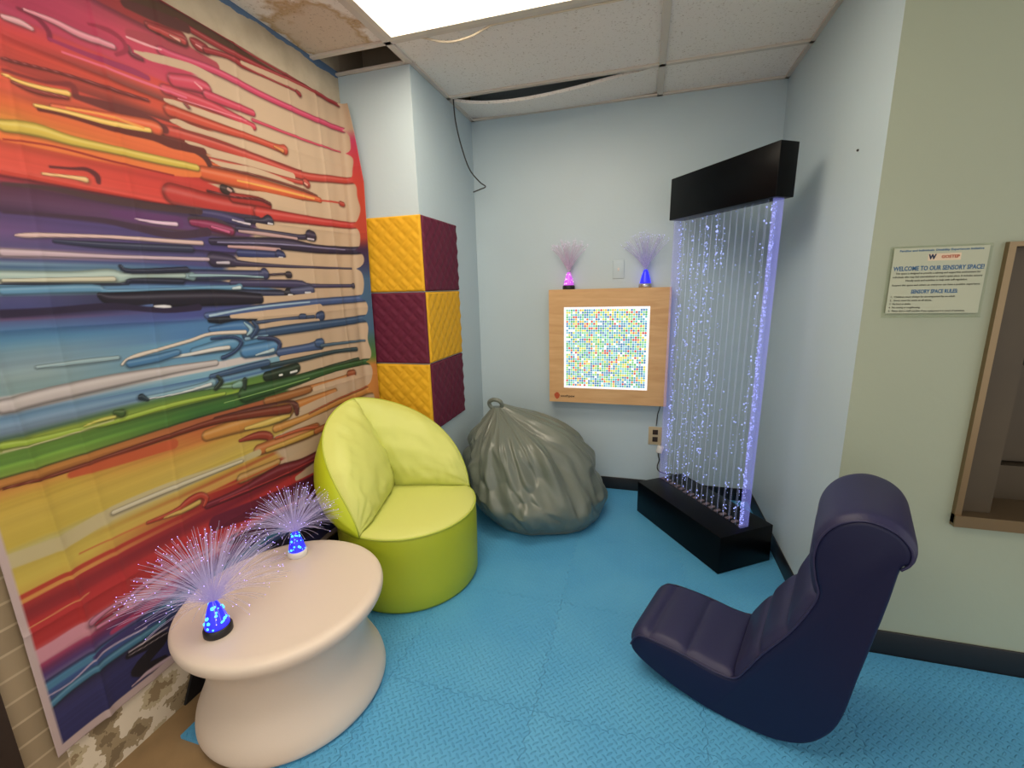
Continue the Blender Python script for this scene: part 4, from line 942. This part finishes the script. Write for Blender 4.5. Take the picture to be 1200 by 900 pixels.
# ------------------------------------------------------------------ navy rocker chair
def rocker():
    t = thing('rocker_chair', 'navy blue vinyl floor rocker chair with a rolled headrest, facing the bean bag', 'chair', (.318, 1.318, 0), R(-21))
    W = .352
    prof = [(-.342, .112), (-.325, .15), (-.292, .168), (-.20, .170), (-.131, .166), (-.06, .158), (0, .167), (.03, .215), (.069, .295), (.135, .413), (.182, .54), (.172, .60), (.163, .66), (.172, .72), (.205, .772), (.261, .799), (.318, .787), (.352, .752), (.356, .715), (.340, .690), (.33, .60), (.318, .507), (.294, .333), (.275, .193), (.248, .115), (.20, .052), (.13, .015), (.05, .003), (-.04, .001), (-.10, .006), (-.18, .022), (-.27, .052), (-.325, .082)]
    P = catmull([(a, b, 0) for a, b in prof], 4, True)
    bm = bmesh.new()
    A = [bm.verts.new((p.x, .0, p.y)) for p in P]; B = [bm.verts.new((p.x, W, p.y)) for p in P]
    bm.faces.new(A); bm.faces.new(B)
    for i in range(len(P)): bm.faces.new((A[i], A[(i+1) % len(P)], B[(i+1) % len(P)], B[i]))
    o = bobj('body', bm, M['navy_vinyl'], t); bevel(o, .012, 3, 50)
    def pad(name, pts, cuts, amp, lab=None):
        Q = catmull([(a, b, 0) for a, b in pts], 14); n = len(Q)
        L = [0]
        for i in range(1, n): L.append(L[-1]+(Q[i]-Q[i-1]).length)
        cs = [c*L[-1] for c in cuts]; V, F = [], []; nw = 24
        for i, p in enumerate(Q):
            d = (Q[min(i+1, n-1)]-Q[max(i-1, 0)]).normalized(); nm = Vector((-d.y, d.x, 0))
            for a, b in zip(cs, cs[1:]):
                if a-1e-6 <= L[i] <= b+1e-6: f = (L[i]-a)/(b-a)
            bul = max(0, 1-abs(2*f-1)**3)**.6
            for j in range(nw+1):
                v = j/nw; e = max(0, 1-abs(2*v-1)**10)**.5
                off = -.007+(.005+amp*bul)*e+.007*e
                V.append((p.x+nm.x*off, .004+(W-.008)*v, p.y+nm.y*off))
        for i in range(n-1):
            for j in range(nw):
                k = i*(nw+1)+j; F.append((k, k+nw+1, k+nw+2, k+1))
        bm = bmesh.new(); me = bpy.data.meshes.new('x'); me.from_pydata([tuple(v) for v in V], [], F); bm.from_mesh(me); bpy.data.meshes.remove(me)
        return bobj(name, bm, M['navy_vinyl_lit'], t, True, fix=False)
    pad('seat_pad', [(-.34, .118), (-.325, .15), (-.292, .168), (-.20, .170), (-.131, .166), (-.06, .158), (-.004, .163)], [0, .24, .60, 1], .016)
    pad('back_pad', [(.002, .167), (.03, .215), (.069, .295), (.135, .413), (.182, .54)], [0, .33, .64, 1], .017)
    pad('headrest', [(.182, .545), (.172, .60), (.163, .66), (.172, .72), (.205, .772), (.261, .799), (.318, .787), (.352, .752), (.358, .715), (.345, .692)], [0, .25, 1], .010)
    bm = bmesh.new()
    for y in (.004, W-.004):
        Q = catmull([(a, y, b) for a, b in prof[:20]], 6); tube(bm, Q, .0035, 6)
    bobj('piping', bm, M['navy_vinyl_lit'], t)
rocker()

# ------------------------------------------------------------------ white table
t = thing('side_table', 'round white plastic table with a pinched waist, carrying two fibre optic lamps', 'table', (-1.166, 1.075, 0))
TZ = .392
pr = [(.27, .001), (.300, .004), (.309, .014), (.310, .03), (.303, .06), (.285, .10), (.268, .14), (.259, .18), (.257, .215), (.262, .25), (.275, .285), (.296, .315), (.316, .338), (.326, .352), (.329, .366), (.327, .378), (.319, .387), (.30, TZ), (.28, TZ), (.25, TZ)]
V, F = lathe([(p.x, p.y) for p in catmull([(a, b, 0) for a, b in pr], 3)], 128)
obj('table_body', V, F, M['table_plastic'], t, True)

# ------------------------------------------------------------------ fibre optic lamps
M['cell_blue'] = glow_mat('lamp_blue', '2422f0', 1.1, 1, '2a30c0'); M['cell_cyan'] = glow_mat('lamp_cyan', '4ac8ff', 2.0, 1, '40a0e0')
M['cell_pink'] = glow_mat('lamp_pink', 'c850e0', .7, 1, 'b060c0')
def fib(n, col, es, al): M[n] = glow_mat(n, col, es, al, 'cfc8d4')
fib('fib_violet', 'a08cff', .16, .36); fib('fib_pink', 'e8a8d8', .12, .3); fib('fib_blue', '8f90ff', .14, .3)
M['tip_violet'] = glow_mat('tip_violet', '8a6cff', 2.2); M['tip_pink'] = glow_mat('tip_pink', 'e8a0f0', 1.0); M['tip_blue'] = glow_mat('tip_blue', '7a80ff', 1.2)
def fibre_lamp(label, loc, basem, cellm, fm, tm, k=1.0, nf=260, Lf=.25, spread=75, lean=(0, 0), cells=True, seed=1, fr=.0006):
    rd = random.Random(seed)
    t = thing('fibre_optic_lamp', label, 'lamp', loc, group='fibre optic lamps')
    V, F = lathe([(x*k, z*k) for x, z in ((.041, 0), (.043, .003), (.043, .02), (.040, .026), (.037, .028))], 32)
    obj('base', V, F, basem, t, True)
    V, F = lathe([(x*k, z*k) for x, z in ((.036, .0275), (.036, .034), (.031, .055), (.0245, .08), (.018, .10), (.013, .112), (.009, .118))], 32)
    c = obj('dome', V, F, cellm, t, True)
    if cells:
        bm = bmesh.new()
        for q in range(30):
            z = rd.uniform(.033, .105); r = float(np.interp(z, [.034, .055, .08, .10, .112], [.034, .029, .0225, .016, .011])); a = rd.random()*6.283
            mtx = Matrix.Translation((r*k*math.cos(a), r*k*math.sin(a), z*k))
            bmesh.ops.create_icosphere(bm, subdivisions=1, radius=rd.uniform(.003, .0072)*k, matrix=mtx)
        tag(bobj('glowing_beads', bm, M['cell_cyan'] if cellm is M['cell_blue'] else M['tip_pink'], c, True), kind='stuff')
    bm = bmesh.new(); tips = bmesh.new(); top = Vector((0, 0, .116*k))
    for q in range(nf):
        a = rd.random()*6.283; th = R(spread)*math.sqrt(rd.random())
        dv = Vector((math.sin(th)*math.cos(a), math.sin(th)*math.sin(a), math.cos(th)))+Vector((lean[0], lean[1], 0))
        dv.normalize(); L = Lf*rd.uniform(.82, 1.0)
        pts = []
        for s in range(6):
            u = s/5
            p = top+Vector((0, 0, 1))*L*.25*u*(1-u)+dv*L*u-Vector((0, 0, .10*L*math.sin(th)))*u*u
            pts.append(p)
        tube(bm, pts, fr, 3)
        if rd.random() < .45:
            bmesh.ops.create_icosphere(tips, subdivisions=1, radius=fr*rd.uniform(1.3, 2.4), matrix=Matrix.Translation(pts[-1]))
    fo = tag(bobj('fibre_spray', bm, fm, t, fix=False), kind='stuff')
    tag(bobj('fibre_tips', tips, tm, fo, fix=False), kind='stuff')
fibre_lamp('fibre optic lamp with a black base and blue beads, nearest on the white table', (-1.215, .862, TZ), M['black_rubber'], M['cell_blue'], M['fib_violet'], M['tip_violet'], .92, 420, .245, 74, (-.12, .12), seed=3)
fibre_lamp('fibre optic lamp with a white base, at the far side of the white table', (-1.275, 1.262, TZ), M['white_plastic'], M['cell_blue'], M['fib_violet'], M['tip_violet'], .86, 380, .20, 74, (-.05, .05), seed=5)

# ------------------------------------------------------------------ wooden light board on the back wall
BX0, BX1, BZ0, BZ1, BY = -.591, .163, .636, 1.381, 2.885
PEGC = ['ffffff', '8ad2dc', '50a8c8', '3f84b8', '8cdc90', '54b860', 'e6e04c', 'eabc30', 'e87038', 'd83a22', '5cc8c0']
def board():
    t = thing('light_board', 'square wooden light up peg board mounted on the back wall', 'wall board', (0, BY, BZ0))
    sx0, sx1, sz0, sz1 = -.493-0, .043, .735-BZ0, 1.269-BZ0; h = BZ1-BZ0; dy = YB-BY-.0008
    f = bobj('frame', BM((BX0, sx0, 0, dy, 0, h), (sx1, BX1, 0, dy, 0, h), (sx0, sx1, 0, dy, 0, sz0), (sx0, sx1, 0, dy, sz1, h)), M['birch'], t)
    bmx = bmesh.new(); bmx.from_mesh(f.data); bmesh.ops.remove_doubles(bmx, verts=bmx.verts, dist=1e-5); bmx.to_mesh(f.data); bmx.free()
    M['panel_glow'] = glow_mat('panel_glow', 'ffffff', .72, 1, '909090')
    bobj('peg_panel', BM((sx0, sx1, .006, .02, sz0, sz1)), M['panel_glow'], t)
    pm = [glow_mat('peg_'+c, c, .74, 1, '%02x%02x%02x' % tuple(int(int(c[i:i+2], 16)*.62) for i in (0, 2, 4))) for c in PEGC]
    n = 37; px = (sx1-sx0)/n; pz = (sz1-sz0)/n
    W0 = [10, 14, 13, 10, 14, 10, 12, 5, 3, 6, 8]
    protos = []
    for c, mm in zip(PEGC, pm):
        V, F = lathe([(.0066, -.008), (.0066, .002), (.0056, .0034), (.001, .0038)], 10)
        me = bpy.data.meshes.new('peg'); me.from_pydata([(x, -z, y) for x, y, z in V], [], [tuple(reversed(q)) for q in F]); me.materials.append(mm); protos.append(me)
    bm = bmesh.new(); rd = random.Random(11)
    for i in range(n):
        for j in range(n):
            if i in (0, n-1) or j in (0, n-1): k = 0
            else:
                w = list(W0); q = noise.noise(Vector((i*.13, j*.13, 2)))
                if q > .12: w[2] += 18; w[3] += 26
                elif q < -.12: w[4] += 16; w[6] += 14
                k = rd.choices(range(len(w)), w)[0]
            x, z = sx0+px*(i+.5), sz0+pz*(j+.5)
            if i >= n-11 and i < n-1 and 0 < j <= 10:
                o = bpy.data.objects.new('peg', protos[k]); COL.objects.link(o); o.parent = t; o.location = (x, .006, z)
            else:
                vs = [bm.verts.new((v.co.x+x, v.co.y+.006, v.co.z+z)) for v in protos[k].vertices]
                for p in protos[k].polygons: bm.faces.new([vs[a] for a in p.vertices]).material_index = k
    tag(bobj('pegs', bm, pm, t, fix=False), kind='stuff')
    # emblem and word at the lower left corner
    cx, cz = BX0+.052, .044
    P = [(0, -.026), (.013, -.016), (.019, .0), (.018, .012), (.012, .011), (.011, .019), (.005, .021), (.002, .024), (-.003, .021), (-.008, .022), (-.012, .014), (-.018, .012), (-.019, .0), (-.012, -.016)]
    bm = bmesh.new(); a = [bm.verts.new((cx+x, -.0004, cz+z)) for x, z in P]; b = [bm.verts.new((cx+x, -.0012, cz+z)) for x, z in P]
    bm.faces.new(b)
    for k in range(len(P)): bm.faces.new((a[k], a[(k+1) % len(P)], b[(k+1) % len(P)], b[k]))
    bobj('emblem', bm, M['ink_orange'], t)
    text_mesh('wordmark', 'southpaw', .022, M['ink_brown'], t, (cx+.072, -.0004, cz-.008), .095, bold=.0006)
    bm = bmesh.new(); tube(bm, catmull([(x, y-BY, z-BZ0) for x, y, z in ((.135, YB-.02, .66), (.128, YB-.012, .60), (.118, YB-.01, .56), (.112, YB-.012, .48))], 6), .003)
    bobj('cord', bm, M['cable_dark'], t)
board()
fibre_lamp('small fibre optic lamp with pink glow and black base on the wooden board', (-.468, 2.93, BZ1), M['black_rubber'], M['cell_pink'], M['fib_pink'], M['tip_pink'], .92, 200, .215, 36, seed=8, fr=.0007)
fibre_lamp('small fibre optic lamp with blue glow and silver base on the wooden board', (.008, 2.93, BZ1), M['silver'], M['cell_blue'], M['fib_blue'], M['tip_blue'], .92, 220, .235, 42, (-.08, 0), cells=False, seed=9, fr=.0007)

# switch plate, outlet, plug and cords
t = thing('switch_plate', 'blank painted switch plate on the back wall between the two board lamps', 'switch', (-.158, YB, 1.44))
bevel(bobj('plate', BM((-.036, .036, -.006, -.0003, 0, .115)), M['plate_blue'], t), .003)
bevel(bobj('toggle', BM((-.006, .006, -.013, -.0061, .048, .067)), M['white_plastic'], t), .002)
t = thing('wall_outlet', 'ivory electrical outlet low on the back wall beside the bubble panel', 'outlet', (.108, YB, .345))
bevel(bobj('plate', BM((-.043, .043, -.007, -.0003, 0, .125)), M['plate_ivory'], t), .003)
for z in (.022, .072): bevel(bobj('socket', BM((-.017, .017, -.010, -.0071, z, z+.034)), M['dark_wood'], t), .004)
t = thing('power_plug', 'white plug with a black power cord hanging below the ivory outlet', 'plug', (.135, YB-.012, .30))
bm = bmesh.new(); box(bm, -.020, .020, -.036, -.004, 0, .05); o = bobj('plug_body', bm, M['white_plastic'], t); bevel(o, .006); o.rotation_euler = (0, R(14), 0)
bm = bmesh.new(); tube(bm, catmull([(-.004, -.02, .01), (-.002, -.025, -.02), (.004, -.028, -.05), (-.006, -.03, -.09), (.0, -.032, -.118), (.03, -.05, -.128), (.10, -.06, -.13)], 6), .004)
bobj('cord', bm, M['cable_dark'], t)

# ------------------------------------------------------------------ bubble panel
def bubble_panel():
    ang = math.atan2(-.821, .571)
    t = thing('bubble_panel', 'tall clear bubble water panel with a black base and black cap', 'bubble panel', (.338, 2.494, 0), ang)
    hb = .2
    o = bobj('base', BM((-.342, .342, -.165, .165, .001, hb)), M['black_gloss'], t); bevel(o, .003, 2)
    x0, x1, yc = -.338, .310, .012
    ct = 1.742; ch = .214; lean = math.tan(R(.85))
    def shear(me):
        for v in me.vertices: v.co.x += (v.co.z-hb)*lean
    o = bobj('cap', BM((x0-.008, x1+.022, yc-.05, yc+.05, ct, ct+ch)), M['black_gloss'], t); shear(o.data); bevel(o, .003, 2)
    pan = bobj('water_panel', BM((x0+.016, x1-.016, yc-.024, yc-.019, hb, ct), (x0+.016, x1-.016, yc+.019, yc+.024, hb, ct)), M['acrylic'], t); shear(pan.data)
    # upright dividers between the bubble channels
    bm = bmesh.new()
    for k in range(1, 16):
        x = x0+(x1-x0)*k/16; box(bm, x-.0009, x+.0009, yc-.0188, yc-.0166, hb, ct); box(bm, x-.0009, x+.0009, yc+.0166, yc+.0188, hb, ct)
    M['divider'] = glow_mat('divider', 'b8c4ff', .25, .16, 'c0c8e0')  # faint emission stands in for LED light caught by the acrylic
    d = bobj('channel_dividers', bm, M['divider'], pan); shear(d.data)
    M['edge_glow'] = glow_mat('edge_glow', '8f96f0', .42, .26, 'a0a0ff'); M['edge_glow_dim'] = glow_mat('edge_glow_dim', '9a98e8', .25, .16, 'b0b0ff')
    for xa, mm, lab in ((x0, 'edge_glow_dim', 'dimmer violet edge'), (x1-.0125, 'edge_glow', 'bright violet glowing edge')):
        e = bobj('light_edge', BM((xa, xa+.0125, yc-.024, yc+.024, hb, ct)), M[mm], t); shear(e.data); e['label'] = lab
    # LED strip in the foot of the tank
    M['led_strip'] = glow_mat('led_strip', 'd8b8b0', .12, .35, '605060')
    bm = bmesh.new()
    for k in range(16):
        x = x0+(x1-x0)*(k+.5)/16; box(bm, x-.008, x+.008, yc-.018, yc+.018, hb+.0005, hb+.006)
    s = bobj('led_strip', bm, M['led_strip'], t); 
    # bubbles
    rd = random.Random(4); bm = bmesh.new()
    strands = [(.055, 150, .011), (.10, 60, .01), (.21, 95, .014), (.29, 120, .013), (.37, 130, .013), (.47, 150, .015), (.55, 60, .01), (.66, 24, .008), (.80, 30, .012), (.90, 80, .012), (.965, 420, .006)]
    for u, n, wd in strands:
        zc = hb+.01
        for q in range(n):
            z = hb+.008+(ct-hb-.016)*rd.random()
            if .30 < u < .5 and rd.random() < .3: z = hb+.008+(ct-hb)*.98*(rd.random()**.6)
            if .6 < u < .85: z = hb+.008+.55*rd.random() if rd.random() < .6 else z
            x = x0+(x1-x0)*u+wd*.8*math.sin(z*9+u*40)*.6+rd.gauss(0, wd*.35)
            r = rd.choice((.0016, .002, .0024, .003, .0036))
            mtx = Matrix.Translation((x, yc+rd.uniform(-.012, .012), z)) @ Matrix.Diagonal((1, 1, rd.uniform(.7, 1.5), 1))
            bmesh.ops.create_icosphere(bm, subdivisions=1, radius=r, matrix=mtx)
    M['bubble'] = glow_mat('bubble', '98a6ff', 1.25, 1, 'b0b8e0')  # LED light on the bubbles put in as emission
    b = tag(bobj('bubbles', bm, M['bubble'], pan, True, fix=False), kind='stuff'); shear(b.data)
bubble_panel()

# ------------------------------------------------------------------ sign on the right-hand wall
def sign():
    x0, x1, z0, z1 = .758, 1.020, 1.272, 1.497
    t = thing('rules_sign', 'printed sensory space rules sheet in a clear sleeve on the right wall', 'sign', ((x0+x1)/2, YF, z0), 0)
    w, h = x1-x0, z1-z0
    bevel(bobj('sleeve', BM((-w/2, w/2, -.006, -.0003, 0, h)), M['sheet'], t), .002, 2)
    bobj('lip', BM((-w/2, w/2, -.010, -.0061, 0, .003)), M['sheet'], t)
    pw = w*.93; p0, p1 = .014, h-.006
    bobj('sheet', BM((-pw/2, pw/2, -.0072, -.0062, p0, p1)), M['paper'], t)
    ph = p1-p0; y = -.0076
    def line(nm, s, fz, size, m, width, al='CENTER', x=0, bold=0):
        text_mesh(nm, s, size, m, t, (x, y, p0+ph*fz), width, al, bold, .00015)
    line('text_line', 'Families and Individuals. Disability Experiences Initiative', .945, .0085, M['ink_blue'], pw*.88, bold=.0002)
    bobj('logo_patch', BM((-pw*.125, pw*.22, -.00735, -.0071, p0+ph*.80, p0+ph*.905)), M['logo_white'], t)
    line('logo_letter', 'W', .825, .020, M['ink_navy'], pw*.085, x=-pw*.08, bold=.0012)
    line('logo_word', 'GOSTEP', .835, .012, M['ink_red'], pw*.19, x=pw*.11, bold=.0005)
    line('heading', 'WELCOME TO OUR SENSORY SPACE!', .66, .0190, M['ink_blue'], pw*.96, bold=.0005)
    for f, s, w_ in ((.605, 'This space is designed to provide a calming and supportive environment for', .90), (.55, 'individuals who may feel overwhelmed or need a quiet place. It includes sensory', .95), (.495, 'friendly tools and activities to help with self-regulation.', .66), (.425, 'Respect this space and others so everyone can have a positive experience.', .94)):
        line('text_line', s, f, .0082, M['ink_dark'], pw*w_, bold=.0001)
    line('subheading', 'SENSORY SPACE RULES:', .31, .0165, M['ink_blue'], pw*.50, bold=.0005)
    for f, s, w_ in ((.245, '1.  Children must always be accompanied by an adult.', .70), (.19, '2.  Shoes must be worn at all times.', .46), (.135, '3.  No food or drinks.', .24), (.08, '4.  No running or roughhousing.', .35), (.025, '5.  Please alert a staff member if any equipment is in need of attention.', .83)):
        line('text_line', s, f, .0082, M['ink_dark'], pw*w_, 'LEFT', -pw*.47, bold=.0001)
sign()

# ------------------------------------------------------------------ serving hatch
t = bpy.data.objects.new('window_1', None); COL.objects.link(t); t.location = (HX0, YF, HZ0); struct(t)
w, h = HX1-HX0, HZ1-HZ0; fr = .016
bobj('window_frame', BM((-.012, .006, -.018, .06, -.02, h+.01), (w-.006, w+.012, -.018, .06, -.02, h+.01), (.006, w-.006, -.018, .06, h-.004, h+.01)), M['bronze'], t)
bobj('stile', BM((.0065, .105, .02, .058, .0125, h-.0045), (w-.105, w-.0065, .02, .058, .0125, h-.0045), (.1055, w-.1055, .02, .058, h-.06, h-.0045)), M['hatch_inside'], t)
bobj('window_sill', BM((-.012, w+.012, -.024, .058, -.030, .012)), M['bronze'], t)
bobj('jamb', BM((.0005, .012, .0605, .52, -.005, h), (w-.012, w, .0605, .52, -.005, h), (.012, w-.012, .0605, .52, h-.012, h)), M['hatch_inside'], t)
bobj('counter', BM((.012, w-.012, .0585, .52, -.004, .011)), M['bronze'], t)
bobj('back_panel', BM((.012, w-.012, .50, .52, .0115, h-.012)), M['hatch_dark'], t)
bobj('cabinet', BM((.0125, w-.0125, .16, .499, .0115, .14), (.0125, w-.0125, .20, .499, .145, .50)), M['hatch_inside'], t)

# small nail in the right wall
V, F = lathe([(.004, 0), (.004, .004), (.002, .006)], 12)
o = obj('wall_nail', V, F, M['cable_dark'], None, True, (XR, 1.964, 1.84)); o.rotation_euler = (0, R(-90), 0); tag(o, 'tiny dark nail head in the blue right wall above the rocker chair', 'nail')

# ------------------------------------------------------------------ world, camera, view
w = bpy.data.worlds.new('world'); SC.world = w; w.use_nodes = True
w.node_tree.nodes['Background'].inputs[0].default_value = (1, .97, .93, 1); w.node_tree.nodes['Background'].inputs[1].default_value = 1.0
cam = bpy.data.cameras.new('camera'); co = bpy.data.objects.new('camera', cam); COL.objects.link(co); SC.camera = co
cam.sensor_fit = 'HORIZONTAL'; cam.sensor_width = 36; cam.lens = 36*518.870/1200; cam.clip_start = .02
yaw, pit, rol = -.288446905, .213670775, .0262204752
fw = Vector((math.sin(yaw)*math.cos(pit), math.cos(yaw)*math.cos(pit), -math.sin(pit)))
rt = fw.cross(Vector((0, 0, 1))).normalized(); dn = fw.cross(rt)
r2 = math.cos(rol)*rt+math.sin(rol)*dn; d2 = -math.sin(rol)*rt+math.cos(rol)*dn
mx = Matrix((r2, -d2, -fw)).transposed().to_4x4(); mx.translation = Vector((0, 0, 1.4)); co.matrix_world = mx
SC.view_settings.view_transform = 'Standard'; SC.view_settings.look = 'None'; SC.view_settings.gamma = 1; SC.view_settings.use_curve_mapping = False
SC.view_settings.exposure = 0.12
SC.cycles.transparent_max_bounces = 48
